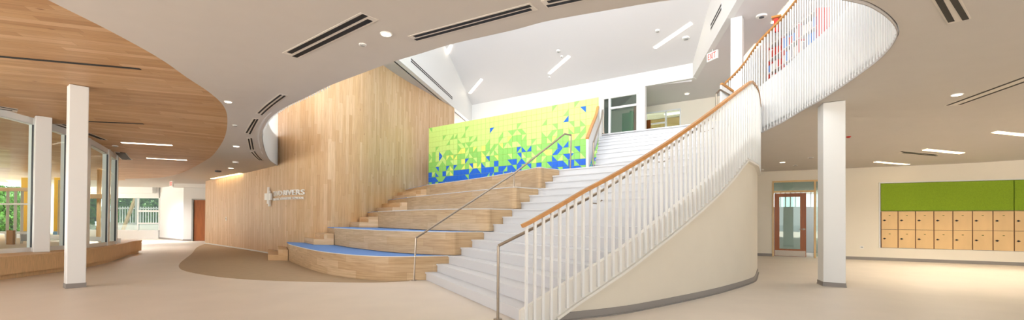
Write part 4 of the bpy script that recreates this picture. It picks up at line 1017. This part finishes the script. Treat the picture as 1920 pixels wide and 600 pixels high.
fn = thing('garden_fence', (-23, 29.8, 0), 'pale vertical bar fence in front of the hedge outside the far window', 'fence')
for k in range(40): mb = MB(); mb.box((-27 + k * .17, 29.8, .2), (-26.96 + k * .17, 29.84, 2.0)); mb.build('bar', M['alu'], fn)
mb = MB(); mb.box((-27, 29.76, 1.85), (-20.3, 29.88, 1.93)); mb.box((-27, 29.76, .3), (-20.3, 29.88, .95)); mb.build('fence_rail', M['alu'], fn)
a = aty(230, 433, 28.6); b = aty(254, 371, 28.6); c = aty(256, 433, 28.6); d = aty(256, 371, 28.6)
t = thing('timber_brace', a, 'pale diagonal brace and post outside the far window', 'brace'); mb = MB(); mb.tube([a, b], .05, sq=(.14, .14)); mb.build('diagonal', M['ply'], t); mb = MB(); mb.tube([Vector((c.x, c.y, .01)), d], .05, sq=(.16, .16)); mb.build('post', M['alu'], t)
# yellow panelled wall outside
def panel_at(px0, px1, py0, py1, y, name, m_, label, cat_, th=.2):
    a, b = aty(px0, py1, y), aty(px1, py0, y); mb = MB(); mb.box((a.x, y, max(.36, a.z)), (b.x, y + th, b.z)); return tag(mb.build(name, m_), label, cat_)
o = panel_at(38, 62, 333, 434, 19.0, 'yellow_wall_panel', M['yellow'], 'yellow wall panel outside the first window pane', 'wall panel')
a, b = aty(38, 442, 19), aty(62, 434, 19); mb = MB(); mb.box((a.x, 18.98, a.z), (b.x, 19.1, b.z)); mb.build('blue_skirting', M['sky_blue'], o)
o = panel_at(100, 128, 333, 434, 19.0, 'yellow_wall_panel', M['yellow'], 'yellow wall panel with windows seen between the two left columns', 'wall panel')
a, b = aty(100, 440, 19), aty(128, 434, 19); mb = MB(); mb.box((a.x, 18.98, a.z), (b.x, 19.1, b.z)); mb.build('blue_skirting', M['sky_blue'], o)
for px in (107.5, 117.5, 124):
    a = aty(px, 440, 18.9); b = aty(px + 1.6, 338, 18.9); mb = MB(); mb.box((a.x, 18.9, a.z), (b.x, 18.97, b.z)); mb.build('mullion', M['alu'], o)
t = thing('garden_arbor', aty(20, 440, 15.5), 'pale open timber arbor standing on the terrace outside the first pane', 'arbor')
for px in (11, 25.5, 38, 57): a = aty(px - 1.2, 468, 15.5); b = aty(px + 1.2, 352, 15.5); mb = MB(); mb.box((a.x, 15.5, .352), (b.x, 15.6, b.z)); mb.build('post', M['plastic'], t)
for py, th in ((355, 3), (382.5, 1.2), (436.5, 1.6)): a = aty(-30, py + th, 15.5); b = aty(59, py - th, 15.5); mb = MB(); mb.box((a.x, 15.46, a.z), (b.x, 15.64, b.z)); mb.build('beam', M['ply'] if th == 3 else M['plastic'], t)
o = panel_at(11.5, 24, 432, 466, 14.8, 'board', M['card'], 'brown board leaning on the timber frame outside', 'board', .08)
o = panel_at(39, 56, 440, 452, 15.0, 'crate', M['greyb'], 'grey crate beside the timber frame outside', 'crate', .4)
t = thing('pergola', aty(190, 450, 17.5), 'pale pergola frame outside seen through the clear pane', 'pergola')
for px in (181, 185): a = aty(px - 1, 450, 17.5); b = aty(px + 1.5, 315, 17.5); mb = MB(); mb.box((a.x, 17.5, .352), (b.x, 17.6, b.z)); mb.build('post', M['ply'], t)
a = aty(166, 372, 17.4); b = aty(199, 364, 17.4); mb = MB(); mb.box((a.x, 17.4, a.z), (b.x, 17.7, b.z)); mb.build('beam', M['ply'], t)
